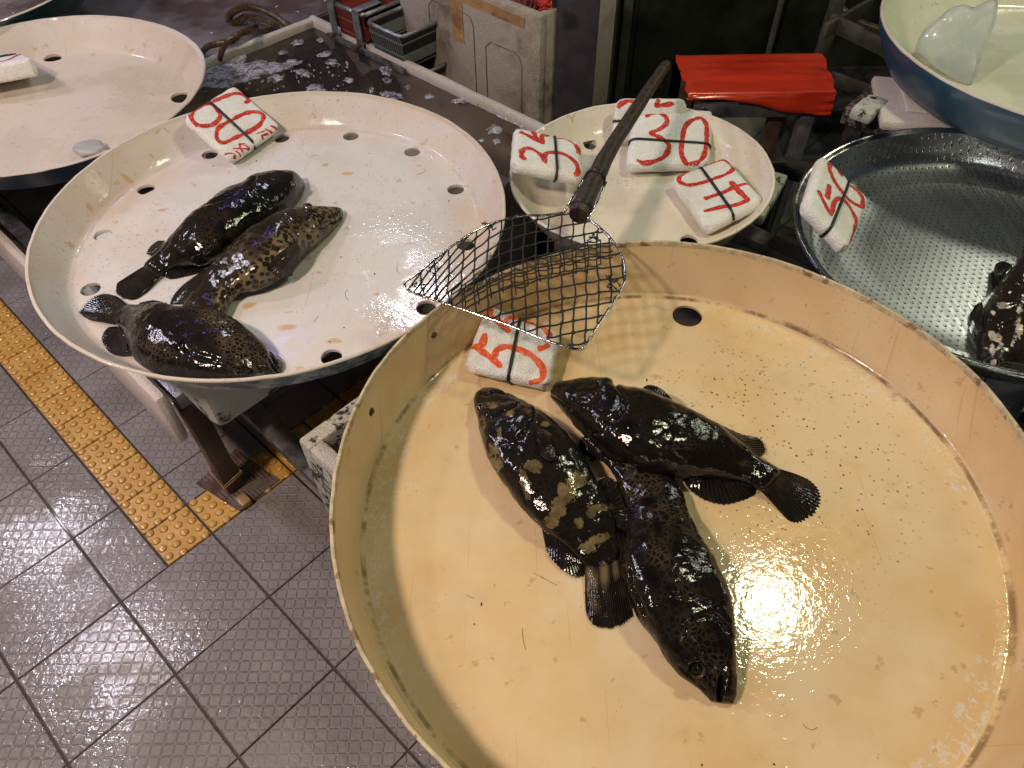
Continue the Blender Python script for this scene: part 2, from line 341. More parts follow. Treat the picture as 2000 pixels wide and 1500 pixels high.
def water(name, murk, tr, amt, rip):
    g = G(name); n = g.n; n1 = g.bump(g.noise(9, 3, .5, None, .5) * .7 + g.noise(34, 3) * .3, rip)
    tb = n.new('ShaderNodeBsdfTransparent'); tb.inputs[0].default_value = (*tr, 1); df = n.new('ShaderNodeBsdfDiffuse'); df.inputs[0].default_value = (*murk, 1)
    g.put(df.inputs[0], g.mix(g.ramp(g.noise(3.2, 5, .6), .42, .62), murk, (murk[0] * .55, murk[1] * .40, murk[2] * .36)))
    gl = n.new('ShaderNodeBsdfGlossy'); gl.inputs['Roughness'].default_value = .03; g.l.new(n1.so, gl.inputs['Normal'])
    fr = n.new('ShaderNodeFresnel'); fr.inputs[0].default_value = 1.33
    a = n.new('ShaderNodeMixShader'); g.put(a.inputs[0], g.ramp(g.noise(5, 3), .3, .7, amt * .8, amt * 1.2)); g.l.new(tb.outputs[0], a.inputs[1]); g.l.new(df.outputs[0], a.inputs[2])
    b = n.new('ShaderNodeMixShader'); g.put(b.inputs[0], X(g, fr.outputs[0]) * .9); g.l.new(a.outputs[0], b.inputs[1]); g.l.new(gl.outputs[0], b.inputs[2])
    g.l.new(b.outputs[0], g.out.inputs[0]); return g.m
M['water'] = water('murky tank water', (.36, .31, .285), (.74, .69, .64), .05, .012)
M['water_far'] = water('rippled grey water', (.22, .20, .21), (.4, .38, .38), .72, .045)
def foam_bub():
    g = G('bubbly water foam'); d = g.voro(130, 'DISTANCE_TO_EDGE'); v = g.voro(75)
    c = g.mix(g.ramp(v, .22, .38), (.14, .13, .15), (.40, .39, .44)); g.put(g.p.inputs['Alpha'], g.ramp(g.noise(42, 6, .7), .36, .58, .12, .95)); return g.fin(c, .25, g.bump(d, .002), None, .6)
M['bub'] = foam_bub()
def ice():
    g = G('frosted ice'); p = g.p.inputs; p['Transmission Weight'].default_value = .65; p['IOR'].default_value = 1.31
    c = g.mix(g.ramp(g.noise(11, 4), .3, .7), (.66, .71, .70), (.80, .83, .80))
    return g.fin(c, .28, g.bump(g.noise(40, 4), .002), sss=(.6, (.05, .06, .06), 1), coat=.5)
M['ice'] = ice()
def bag():
    g = G('red plastic bag'); f = g.noise(1, 5, .55, g.mapp((3, 9, 9), (0, 0, .12)), .6); f2 = g.noise(1, 4, .6, g.mapp((60, 7, 20), (0, 0, .2)))
    c = g.mix(g.ramp(f, .3, .7), (.34, .016, .006), (.52, .036, .011)); g.p.inputs['Transmission Weight'].default_value = .0
    return g.fin(c, .30, g.bump(f * .85 + f2 * .15, .003), None, .3, .15)
M['bag'] = bag()
def mesh_plastic(name, col, gap, px, py):
    g = G(name); x, y, z = g.sep(g.mapp(rot=(0, 0, R(43.6)))); u = g.math('ABSOLUTE', g.math('FRACT', x * px) - .5); v = g.math('ABSOLUTE', g.math('FRACT', z * py) - .5)
    s_ = g.math('MAXIMUM', g.ramp(u, .26, .34), g.ramp(v, .40, .46)); w = g.math('ABSOLUTE', g.math('FRACT', y * px) - .5)
    s_ = g.math('MAXIMUM', s_, g.ramp(w, .40, .46)) if False else s_
    return g.fin(g.mix(s_, gap, col), .42, g.bump(s_, .003))
M['basket_red'] = mesh_plastic('red basket lattice', (.30, .045, .035), (.010, .007, .006), 95, 24)
M['basket_grey'] = mesh_plastic('grey basket lattice', (.12, .14, .135), (.008, .009, .008), 95, 24)
def netbag():
    g = G('red net sack'); x, y, z = g.sep(); w = g.noise(14, 2); u = g.math('ABSOLUTE', g.math('FRACT', x * 60 + w * 4) - .5); v = g.math('ABSOLUTE', g.math('FRACT', y * 45 + w * 3) - .5)
    s_ = g.math('MAXIMUM', g.ramp(u, .3, .4), g.ramp(v, .3, .4)); return g.fin(g.mix(s_, (.035, .008, .007), (.26, .035, .024)), .35, g.bump(s_, .003))
M['netbag'] = netbag()
def fish_mat(name, dark, mid, tan, sc=115, tanmix=.5, blot=.5, seed=0., patchcol=(.20, .145, .065), hexa=1):
    """wet grouper skin: dark polygon spots in a paler net, large blotches, fine scale bumps, slime gloss"""
    g = G(name); p = g.mapp(loc=(seed, seed * 1.7, seed * .3)); wob = g.noise(30, 2, .5, p)
    n3 = g.n.new('ShaderNodeTexNoise'); g.put(n3.inputs['Vector'], p); n3.inputs['Scale'].default_value = 40; n3.inputs['Detail'].default_value = 3
    vm = g.n.new('ShaderNodeVectorMath'); vm.operation = 'MULTIPLY_ADD'; g.put(vm.inputs[0], X(g, n3.outputs['Color'])); vm.inputs[1].default_value = (.011, .011, .011); g.put(vm.inputs[2], p); pw = X(g, vm.outputs[0])
    d = g.voro(sc, 'DISTANCE_TO_EDGE', pw); f1 = g.voro(sc, v=pw)
    net = g.ramp(d, .05, .20, 1, 0) if hexa else g.ramp(f1, .42, .64); tn = g.ramp(g.noise(9, 4, .6, p), .38, .66); tnm = g.ramp(g.noise(24, 4, .6, p), .3, .7)
    bright = g.attr('patch'); light = g.math('MINIMUM', g.math('MAXIMUM', tn * tanmix + bright * g.ramp(wob, .3, .6, .6, 1.2), 0), 1)
    c = g.mix(net * (light * .85 + .15), dark, g.mix(light, mid, tan))
    bl = g.ramp(g.voro(26, v=g.mapp(loc=(seed + 5, 1, 2)), rnd=1) + wob * .25, .42, .30) * blot
    c = g.mix(bl, c, tuple(v * .45 for v in dark)); c = g.mix(g.math('MAXIMUM', g.attr('dark'), 0), c, tuple(v * .4 for v in dark))
    sp = g.ramp(g.attr('spot') + (g.noise(75, 5, .7, p) - .5) * 2.2 + (g.noise(300, 3, .6, p) - .5) * .5, .46, .60) * g.ramp(g.attr('spot'), .02, .1)
    sp = sp * (1 - g.ramp(g.voro(60, v=p), .20, .12) * .7)
    c = g.mix(sp, c, g.mix(g.ramp(g.noise(48, 5, .65, p), .32, .66), tuple(v * .42 for v in patchcol), patchcol))
    sc_b = g.voro(430); nb = g.bump(sc_b, .0003, 1, g.bump(g.noise(60, 4, .6), .0014))
    nc = g.bump(g.noise(210, 3, .6), .00017, 1, g.bump(g.noise(60, 4, .65), .0012))
    return g.fin(c, .5, nb, None, .85, g.ramp(g.noise(22, 4), .4, .65, .02, .05), coat_n=nc, spec=.04)
def fin_mat(name, a, b):
    g = G(name); c = g.mix(g.ramp(g.attr('ray'), .2, .8), a, b); c = g.mix(g.ramp(g.noise(55, 3), .52, .66) * .5, c, tuple(v * 2.2 for v in b))
    h = g.attr('ray'); n = g.bump(h, .0004, 1, g.bump(g.noise(140, 3), .0005)); return g.fin(c, .5, n, None, .55, .03, coat_n=n, spec=.04)
M['eye'] = simple('black eye', (.006, .006, .007), .06, 0, .1, 40, .0001, coat=1)
M['iris'] = simple('amber iris', (.085, .05, .022), .25, 0, .3, 60, .0002, coat=.8)
# ------------------------------------------------------------------ the setting: floor
def floor():
    V = []; F = []
    mb = MB()
    half = {(i, .5) for i in ()}
    for i in range(-22, 15):
        for j in range(-14, 18):
            g = .0027; b = .002
            if j == 0 and -30 <= i <= -1 + 0 and False: continue
            w0, w1 = (0, 1)
            if j == 0 and i < 0: w1 = .5               # the yellow strip takes the other half of these tiles
            if i == -1 and 1 <= j < 6: segs = [((0, .5), (0, 1))]
            else: segs = [((0, 1), (w0, w1))]
            for (a0, a1), (c0, c1) in segs:
                gA, gB = g / TS, g / TS * .6
                q = [tile(i + a0 + gB, j + c0 + gA), tile(i + a1 - gB, j + c0 + gA), tile(i + a1 - gB, j + c1 - gA), tile(i + a0 + gB, j + c1 - gA)]
                cx = sum(q, Vector()) / 4; dz = random.uniform(-.0006, .0006)
                top = [p + (cx - p).normalized() * b + Vector((0, 0, dz)) for p in q]
                mid = [p + Vector((0, 0, dz - .0015)) for p in q]; low = [p + Vector((0, 0, -.006)) for p in q]
                mb.add(top + mid + low, [(0, 1, 2, 3)] + [(k + 4, (k + 1) % 4 + 4, (k + 1) % 4, k) for k in range(4)] + [(k + 8, (k + 1) % 4 + 8, (k + 1) % 4 + 4, k + 4) for k in range(4)])
    tag(mb.build('floor', M['tile'], smooth=False, org=(0, 0, 0)), kind='structure')
    s = MB(); s.add([(-9, -3, -.0045), (9, -3, -.0045), (9, 13, -.0045), (-9, 13, -.0045)], [(0, 1, 2, 3)])
    tag(s.build('ground', M['grout'], smooth=False, org=(0, 0, -.0045)), kind='structure')
    # yellow tactile strips
    t = MB()
    def slab(i0, i1, j0, j1, nx, ny):
        g = .0025 / TS
        q = [tile(i0 + g, j0 + g), tile(i1 - g, j0 + g), tile(i1 - g, j1 - g), tile(i0 + g, j1 - g)]
        cx = sum(q, Vector()) / 4
        top = [p + (cx - p).normalized() * .0015 + Vector((0, 0, .0006)) for p in q]; low = [p + Vector((0, 0, -.006)) for p in q]
        t.add(top + low, [(0, 1, 2, 3)] + [(k + 4, (k + 1) % 4 + 4, (k + 1) % 4, k) for k in range(4)])
        for a in range(nx):
            for b in range(ny):
                off = .25 if b % 2 else -.25
                fa = (a + .5 + off * .9) / nx; fb = (b + .5) / ny
                c = tile(i0 + (i1 - i0) * fa, j0 + (j1 - j0) * fb); r = .0098; K = 14; prof = ((1.18, .0004), (1.0, .0032), (.82, .0046), (.4, .0052))
                V = [c + Vector((r * k * math.cos(2 * math.pi * m / K), r * k * math.sin(2 * math.pi * m / K), z)) for k, z in prof for m in range(K)]
                F = [(s_ * K + m, s_ * K + (m + 1) % K, (s_ + 1) * K + (m + 1) % K, (s_ + 1) * K + m) for s_ in range(3) for m in range(K)] + [tuple(3 * K + m for m in range(K))]
                t.add(V, F)
    k = 0
    while k > -44: slab(k / 2 - .5, k / 2, .5, 1, 4, 4); k -= 1
    for q in range(10): slab(-.5, 0, 1 + q * .5, 1.5 + q * .5, 4, 4)
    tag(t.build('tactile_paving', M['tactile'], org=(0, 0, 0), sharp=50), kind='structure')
    p = MB(); p.add([(.38, 1.75, .004), (4, 1.55, .004), (4, 5, .004), (.38, 5, .004)], [(0, 1, 2, 3)])
    tag(p.build('stall_floor', M['pale'], smooth=False, org=(1, 3, .004)), kind='structure')
floor()
# ------------------------------------------------------------------ round trays
def tray(name, c, Rr, Rf, d, inner, outer, lipm, label, th=.007, lip=.004, n=(0, 0), holes=(), round_=.012, parent_none=None, group=None, bulge=0, wav=.0012):
    K = 192; nz = Vector((n[0], n[1], 1)).normalized(); nx = Vector((1, 0, 0)); nx = (nx - nz * nx.dot(nz)).normalized(); ny = nz.cross(nx)
    pr = [(0, -d), (Rf * .35, -d), (Rf * .7, -d), (Rf - round_, -d)]
    sl = (Rr - Rf) / d; m = []
    for k in range(1, 6):                                   # rounded crease
        f = k / 5; x0 = Rf - round_ * (1 - f) ** 1 + 0; pr.append((Rf - round_ * (1 - f) ** 1.6 + round_ * sl * f * f * .8, -d + round_ * f ** 2 * .8))
    for f in (.35, .6, .8, .93): 
        z0 = pr[8][1]; r0 = pr[8][0]; pr.append((r0 + (Rr - r0) * f + bulge * math.sin(f * math.pi), z0 + (0 - z0) * f))
    ni = len(pr)
    for a in (0, 45, 90, 135, 180): pr.append((Rr + th / 2 + lip * 0 - (th / 2 + .0005) * math.cos(R(a)), (th / 2) * math.sin(R(a))))
    nl = len(pr)
    pr += [(Rr + th + bulge * .7 - (Rr - Rf) * .3, -d * .3), (Rf + th + bulge * .7 + (Rr - Rf) * .2, -d * .8), (Rf + th, -d - .002), (Rf - .02, -d - th), (0, -d - th)]
    V = []; ring = []; mi = []; F = []
    for q, (r, z) in enumerate(pr):
        if r == 0: ring.append([len(V)]); V.append(c + nz * z); continue
        idx = []
        for k in range(K):
            a = 2 * math.pi * k / K; w = 0
            if q > 6 and q < nl + 2: w = wav * 2 * ns((math.cos(a), math.sin(a), 0), 1.4, c.x) + (wav * .6 * ns((math.cos(a), math.sin(a), 0), 17, c.y) if ni <= q < nl else 0)
            zz = z + (.0011 * ns((math.cos(a), math.sin(a), 0), 9, c.x + 3) if ni - 1 <= q < nl + 1 else 0)
            idx.append(len(V)); V.append(c + nx * ((r + w) * math.cos(a)) + ny * ((r + w) * math.sin(a)) + nz * zz)
        ring.append(idx)
    for q in range(len(pr) - 1):
        a, b = ring[q], ring[q + 1]; mm = 0 if q < ni - 1 else (2 if q < nl - 1 else 1)
        if len(a) == 1: F += [(a[0], b[k], b[(k + 1) % K]) for k in range(K)]
        elif len(b) == 1: F += [(b[0], a[(k + 1) % K], a[k]) for k in range(K)]
        else: F += [(a[k], b[k], b[(k + 1) % K], a[(k + 1) % K]) for k in range(K)]
        mi += [mm] * (len(F) - len(mi))
    o = mk(name, V, F, [inner, outer, lipm], org=c - nz * d, sharp=40, mi=mi)
    if holes:
        cb = MB()
        for h in holes:
            hx, hy, hr = h[:3]; zz = (c - nz * d).z - ((hx - c.x) * nz.x + (hy - c.y) * nz.y) / nz.z; kk = 26
            rr = [hr * (1 + .05 * ns((math.cos(2 * math.pi * k / kk), math.sin(2 * math.pi * k / kk), hx * 9), 1.5)) for k in range(kk)]
            el = h[3] if len(h) > 3 else 1; an = h[4] if len(h) > 4 else 0
            P = [(rr[k] * math.cos(2 * math.pi * k / kk), el * rr[k] * math.sin(2 * math.pi * k / kk)) for k in range(kk)]
            P = [(hx + x * math.cos(an) - y * math.sin(an), hy + x * math.sin(an) + y * math.cos(an)) for x, y in P]
            VV = [Vector((x, y, zz - .03)) for x, y in P] + [Vector((x, y, zz + .012)) for x, y in P]
            cb.add(VV, [tuple(range(kk))[::-1], tuple(range(kk, 2 * kk))] + [(k, (k + 1) % kk, kk + (k + 1) % kk, kk + k) for k in range(kk)])
        co = cb.build('cutter', inner, org=c); md = o.modifiers.new('b', 'BOOLEAN'); md.operation = 'DIFFERENCE'; md.object = co; md.solver = 'EXACT'
        bpy.context.view_layer.update(); dg = bpy.context.evaluated_depsgraph_get()
        me = bpy.data.meshes.new_from_object(o.evaluated_get(dg)); o.modifiers.clear(); old = o.data; o.data = me; bpy.data.meshes.remove(old)
        bpy.data.objects.remove(co); me.set_sharp_from_angle(angle=R(40))
    tag(o, label, 'tray', group); return o
Z2, ZB, Z1, Z4, Z5 = .70 - .073, .72 - .125, .69 - .079, .66 - .072, .66 - .085
C2 = Vector((-.5114, 1.3332, .70)); CB = Vector((.263, .631, .72)); C1 = Vector((-1.2689, 1.9122, .69)); C4 = Vector((.3129, 1.5205, .66)); C5 = Vector((1.0596, 1.2605, .66)); C6 = Vector((1.5335, 1.9160, .78))
hp = [(410, 302), (550, 270), (685, 266), (805, 297), (890, 370), (910, 478), (832, 601), (647, 697), (177, 565), (201, 459), (285, 370)]
h2 = [(*at(x, y, Z2).xy, .0205) for x, y in hp]
GT = 'round fibreglass fish trays'
t2 = tray('fish_tray', C2, .4965, .4497, .073, M['tray_white'], M['blue_worn'], M['tray_cream'], 'white round tray with a ring of drain holes holding three groupers and the 60 sign', holes=h2, group=GT, wav=.002)
hb = at(1342, 617, ZB)
tb = tray('fish_tray', CB, .5375, .517, .125, M['tray_big'], M['tan_out'], M['lip_tan'], 'large yellowed round tray nearest the camera with three dark groupers', holes=[(hb.x, hb.y, .031)], n=(-.012, .003), group=GT, wav=.003, th=.0055)
h1 = [(*at(105, 118, Z1).xy, .026, .7, .3), (*at(349, 186, Z1).xy, .024, 1.3, .6)]
t1 = tray('fish_tray', C1, .424, .352, .079, M['tray_cream'], M['blue'], M['tray_white'], 'cream round tray with broken drain holes and dark blue outside at upper left', holes=h1, n=(.0253, -.0075), group=GT, wav=.0025)
h4 = [(*at(1152, 282, Z4).xy, .0185), (*at(1345, 474, Z4).xy, .0205)]
t4 = tray('fish_tray', C4, .306, .262, .072, M['tray_bowl'], M['tray_bowl'], M['tray_bowl'], 'small cream bowl tray full of foam price signs behind the landing net', holes=h4, n=(-.0385, .010), round_=.045, group=GT, wav=.002)
c6 = tray('fish_tub', C6, .517, .462, .112, M['tub_in'], M['blue'], M['tray_white'], 'deep cream lined tub with dark blue outside holding an ice block', th=.010, bulge=.012, round_=.03, wav=.0015)
c6['category'] = 'tub'
t5 = tray('fish_tray', Vector((-1.90, 2.60, .72)), .520, .44, .10, M['tray_cream'], M['teal'], M['tray_white'], 'teal sided tray of wet ice water cropped by the top left corner', group=GT)
def disc(c, r, m, name, kind, K=64, lab=None):
    V = [c] + [c + Vector((r * math.cos(2 * math.pi * k / K), r * math.sin(2 * math.pi * k / K), 0)) for k in range(K)]
    o = mk(name, V, [(0, k + 1, (k + 1) % K + 1) for k in range(K)], m, org=c); tag(o, lab, kind=kind); return o
disc(Vector((-1.90, 2.60, .675)), .470, M['water_far'], 'water', 'structure')
# ---- steel colander
def colander():
    K = 192; c = C5; d = .085; nz = Vector((-.0243, .0035, 1)).normalized(); nx = (Vector((1, 0, 0)) - nz * nz.x).normalized(); ny = nz.cross(nx); Rr = .4315
    pr = [(0, -d), (.12, -d), (.24, -d), (.300, -d), (.305, -d + .0022), (.312, -d + .003), (.345, -d + .004), (.362, -d + .007), (.374, -d + .013), (.383, -d + .024), (.392, -d + .042), (.402, -d + .062), (.412, -d + .080)]
    def lat(pr, name, m, parent, th):
        V = []; F = []
        for (r, z) in pr:
            for k in range(K):
                a = 2 * math.pi * k / K; V.append(c + nx * (max(r, .001) * math.cos(a)) + ny * (max(r, .001) * math.sin(a)) + nz * z)
        F = [(q * K + k, (q + 1) * K + k, (q + 1) * K + (k + 1) % K, q * K + (k + 1) % K) for q in range(len(pr) - 1) for k in range(K)]
        return mk(name, V, F, m, parent, c - nz * d, sharp=40)
    o = lat(pr + [(r + .0015, z - .002) for r, z in pr[::-1]], 'steel_colander', M['dish'], None, .002)
    tag(o, 'perforated stainless steel colander tray holding the white blotched fish', 'colander')
    rim = [(.412, -d + .080), (.4185, -.002), (.4225, .0015), (.4270, .002), (.4305, -.0005), (.4315, -.004), (.4285, -.0075), (.4235, -.007), (.414, -.012)]
    lat(rim, 'rim', M['steelrim'], o, 0); return o
colander()
# bolts on the big tray wall
for k, (x, y) in enumerate(((847, 653), (722, 803))):
    p = at(x, y, .672); dn = Vector((CB.x - p.x, CB.y - p.y, .2)).normalized(); u = dn.cross(Vector((0, 0, 1))).normalized(); v = dn.cross(u)
    rw = CB.xy - p.xy; base = Vector((CB.x, CB.y, 0)) - Vector((rw.x, rw.y, 0)).normalized() * (.517 + .0205 * (.672 - .595) / .125 + .001); base.z = .672
    V = []; 
    for rr, hh in ((.0085, .0), (.0085, .0016), (.0052, .0018), (.0050, .0055), (.003, .0062)): V += [base + dn * hh + (u * math.cos(R(60 * q)) + v * math.sin(R(60 * q))) * rr for q in range(6)]
    F = [(a * 6 + q, a * 6 + (q + 1) % 6, a * 6 + 6 + (q + 1) % 6, a * 6 + 6 + q) for a in range(4) for q in range(6)] + [tuple(24 + q for q in range(6))]
    mk('bolt', V, F, M['rust'], tb, smooth=False)
# ------------------------------------------------------------------ foam price signs
def resamp(pts, n):
    return crom(pts, n)
def sign(label, quad, th, band, strokes, inkm, sw, ridge=.013, notch=True, fm='foam_sign', seed=0):
    P = [at(*q) for q in quad]; nrm = (P[1] - P[0]).cross(P[3] - P[0]).normalized(); nrm = nrm if nrm.z > 0 else -nrm
    LU = ((P[1] - P[0]).length + (P[2] - P[3]).length) / 2; LV = ((P[3] - P[0]).length + (P[2] - P[1]).length) / 2
    root = empty('price_sign', sum(P, Vector()) / 4 - nrm * th, label, 'price sign', 'foam price signs')
    # rounded slab
    def bil(u, v): u = (u + 1) / 2; v = (v + 1) / 2; return P[0] * (1 - u) * (1 - v) + P[1] * u * (1 - v) + P[2] * u * v + P[3] * (1 - u) * v
    NU, NV, NW = 26, 24, 8; bm = bmesh.new(); hu, hv, hw = LU / 2, LV / 2, th / 2; rr = min(ridge * 1.2, hw * .98)
    idx = {}
    def vert(i, j, k):
        if (i, j, k) in idx: return idx[i, j, k]
        x, y, z = (2 * i / NU - 1) * hu, (2 * j / NV - 1) * hv, (2 * k / NW - 1) * hw
        cxy = min(.022, hu * .4)
        q = Vector((max(-hu + rr, min(hu - rr, x)), max(-hv + rr, min(hv - rr, y)), max(-hw + rr, min(hw - rr, z))))
        # round the outline corners a little more than the edges
        ox, oy = max(0, abs(x) - (hu - cxy)), max(0, abs(y) - (hv - cxy)); 
        if ox > 0 and oy > 0:
            m_ = max(ox, oy); l_ = math.hypot(ox, oy); f = m_ / l_
            x = math.copysign(hu - cxy + ox * f, x); y = math.copysign(hv - cxy + oy * f, y)
            q = Vector((max(-hu + rr, min(hu - rr, x)), max(-hv + rr, min(hv - rr, y)), max(-hw + rr, min(hw - rr, z))))
        dlt = Vector((x, y, z)) - q
        if dlt.length > 1e-6: dlt = dlt.normalized() * min(rr, max(abs(dlt.x), abs(dlt.y), abs(dlt.z)))
        p = q + dlt; e = 1 - sst(.0, rr * 1.2, min(hu - abs(p.x), hv - abs(p.y)))
        p += p.normalized() * (ns(p, 55, seed) * .0013 * (.35 + e) + ns(p, 210, seed) * .0007 * e)
        w = bil(p.x / hu, p.y / hv) + nrm * (p.z - hw); idx[i, j, k] = bm.verts.new(w); return idx[i, j, k]
    for k in (0, NW):
        for i in range(NU):
            for j in range(NV):
                f = [vert(i, j, k), vert(i + 1, j, k), vert(i + 1, j + 1, k), vert(i, j + 1, k)]; bm.faces.new(f if k else f[::-1])
    for k in range(NW):
        for i in range(NU):
            for j in (0, NV):
                f = [vert(i, j, k), vert(i + 1, j, k), vert(i + 1, j, k + 1), vert(i, j, k + 1)]; bm.faces.new(f if not j else f[::-1])
        for j in range(NV):
            for i in (0, NU):
                f = [vert(i, j, k), vert(i, j + 1, k), vert(i, j + 1, k + 1), vert(i, j, k + 1)]; bm.faces.new(f[::-1] if not i else f)
    bmesh.ops.recalc_face_normals(bm, faces=bm.faces); bm.verts.index_update()
    # dents where the elastic band bites
    if band:
        q0, q1 = on(*band[0], P[0], nrm), on(*band[1], P[0], nrm); dd = (q1 - q0).normalized(); mid = (q0 + q1) / 2; ctr = sum(P, Vector()) / 4 - nrm * th / 2
        for v in bm.verts:
            d_ = (v.co - mid); off = (d_ - dd * d_.dot(dd) - nrm * d_.dot(nrm)).length; al = abs(d_.dot(dd)) / ((q1 - q0).length / 2)
            k_ = math.exp(-(off / .006) ** 2) * sst(.62, 1.0, al) * .0045; v.co += (mid - nrm * th / 2 - v.co).normalized() * k_
    V = [v.co.copy() for v in bm.verts]; F = [tuple(v.index for v in f.verts) for f in bm.faces]; bm.free()
    mk('foam_block', V, F, M[fm], root); bvh = BVHTree.FromPolygons(V, F)
    if band:
        pts = []; sd = dd.cross(nrm); L2 = (q1 - q0).length / 2 + .012; T2 = th / 2 + .012; cc = mid - nrm * th / 2
        per = [(-L2 + 2 * L2 * t / 14, T2) for t in range(15)] + [(L2, T2 - 2 * T2 * t / 8) for t in range(1, 8)] + [(L2 - 2 * L2 * t / 10, -T2) for t in range(11)] + [(-L2, -T2 + 2 * T2 * t / 8) for t in range(1, 8)]
        core = L2 - .012 - th / 2 - .004
        for a, b in per:
            o_ = cc + dd * a + nrm * b; tg = cc + dd * max(-core, min(core, a)); h = bvh.ray_cast(o_, (tg - o_).normalized())[0]
            if h: pts.append(h + (o_ - tg).normalized() * .0020)
        mb = MB(); mb.tube(pts, .0034, 8, closed=True); mb.build('elastic_band', M['rubber'], root, sharp=None)
    mb = MB()
    for st in strokes:
        w = st[0] if not isinstance(st[0], tuple) else sw; pl = [q for q in st if isinstance(q, tuple)]
        Q = [on(x, y, P[0], nrm) for x, y in pl]; L = sum((Q[i + 1] - Q[i]).length for i in range(len(Q) - 1)); n = max(6, int(L / .0022))
        Q = [Vector(q) for q in crom([tuple(q) for q in Q], n)]; rows = []
        for i, q in enumerate(Q):
            t = (Q[min(i + 1, n - 1)] - Q[max(i - 1, 0)]).normalized(); s_ = t.cross(nrm); f = i / (n - 1)
            ww = w * 1.85 * (.80 + .35 * ns(q, 60, seed + 2)) * (sst(-.02, .05, f) * .5 + .5) * (sst(1.02, .9, f) * .55 + .45); row = []
            for e in (-1, -.34, .34, 1):
                p = q + s_ * (e * ww * .5 * (1 + .18 * ns(q + s_ * e, 500, seed))); h = bvh.ray_cast(p + nrm * .03, -nrm, .07)[0]
                h = h or bvh.find_nearest(p)[0]
                row.append(h + nrm * (.0009 if abs(e) < .9 else .0004))
            rows.append(row)
        VV = [p for r_ in rows for p in r_]; mb.add(VV, [(i * 4 + e, i * 4 + 4 + e, i * 4 + 5 + e, i * 4 + 1 + e) for i in range(n - 1) for e in range(3)])
    if strokes: mb.build('lettering', M[inkm], root, sharp=None)
    return root
def pz(sc, ox, oy, *pts): return [((x / sc) + ox, (y / sc) + oy) for x, y in pts]
Z = lambda *p: pz(8.333, 340, 150, *p)
sign('foam sign reading 60 leaning on the rim of the white tray', [(457.6, 163.2, .735), (551, 246, .655), (455, 314, .655), (355.6, 226.8, .735)], .026, [(407, 197), (509, 292)],
     [Z((1145, 430), (1215, 380), (1150, 300), (1020, 270), (880, 300), (700, 370), (520, 440), (380, 500), (280, 600), (290, 690), (380, 780), (520, 800), (660, 760), (750, 650), (720, 560), (650, 480), (600, 450)),
      Z((950, 700), (1120, 610), (1290, 570), (1430, 600), (1450, 680), (1370, 800), (1200, 900), (1000, 990), (820, 1070), (720, 1040), (690, 930), (730, 830), (850, 750), (950, 700)),
      [.0042] + Z((1570, 795), (1690, 845)), [.0042] + Z((1475, 850), (1620, 905)), [.0026] + Z((1340, 925), (1480, 880)), [.0034] + Z((1540, 920), (1430, 960), (1490, 1020)),
      [.0026] + Z((1040, 1100), (1160, 1090)), [.0030] + Z((1070, 1110), (1080, 1170), (1130, 1220)), [.0026] + Z((950, 1170), (1230, 1165)), [.0026] + Z((1150, 1110), (1240, 1160)), [.0026] + Z((810, 1240), (960, 1250), (1010, 1300), (960, 1335)), [.0034] + Z((990, 1210), (1060, 1240), (1110, 1290)), [.004] + Z((1000, 1270), (970, 1310))], 'ink_red', .0072, .010, seed=1)
Z = lambda *p: pz(10, 980, 230, *p)
sign('foam sign reading 35 propped on the left rim of the small bowl tray', [(1004, 244, .70), (1137, 274, .672), (1141, 347, .672), (998, 319, .70)], .032, [(1083.5, 265), (1089, 345)],
     [Z((470, 820), (390, 760), (390, 660), (460, 600), (580, 610), (720, 690), (800, 780), (860, 890)), Z((850, 850), (850, 720), (930, 680), (1050, 680), (1180, 700), (1320, 770), (1440, 880), (1490, 1000), (1480, 1090), (1410, 1070)),
      Z((350, 275), (500, 340), (680, 440), (840, 510)), Z((610, 220), (640, 330), (680, 430)), Z((800, 490), (780, 370), (850, 330), (920, 365)), [.003] + Z((1090, 400), (1220, 410), (1340, 460), (1430, 530)), Z((1430, 520), (1500, 620), (1490, 700))], 'ink_red', .0085, .014, seed=2)
Z = lambda *p: pz(8.333, 1180, 170, *p)
sign('foam sign partly hidden behind the 30 sign and the net handle', [(1203, 191, .700), (1341, 191, .700), (1345, 262, .612), (1193, 284, .606)], .026, [(1203, 236), (1343, 244)],
     [Z((220, 340), (290, 260), (390, 210), (470, 230), (520, 290)), Z((900, 195), (860, 290), (1000, 285), (1140, 265))], 'ink_red', .0085, .011, seed=3)
sign('grainy foam sign reading 30 lying in the small bowl tray', [(1240, 207, .672), (1396, 212, .665), (1387, 320, .627), (1222, 324, .627)], .032, [(1232, 271), (1390, 283)],
     [Z((680, 490), (760, 430), (900, 420), (1010, 500), (1010, 600), (900, 690), (770, 760), (920, 830), (1040, 930), (1040, 1040), (960, 1150), (820, 1210), (640, 1230), (530, 1190)),
      Z((1480, 520), (1580, 510), (1660, 620), (1670, 800), (1650, 1000), (1590, 1180), (1440, 1260), (1320, 1230), (1250, 1080), (1270, 860), (1310, 670), (1400, 560), (1500, 520))], 'ink_red', .0085, .013, seed=4)
Z = lambda *p: pz(8.333, 1290, 290, *p)
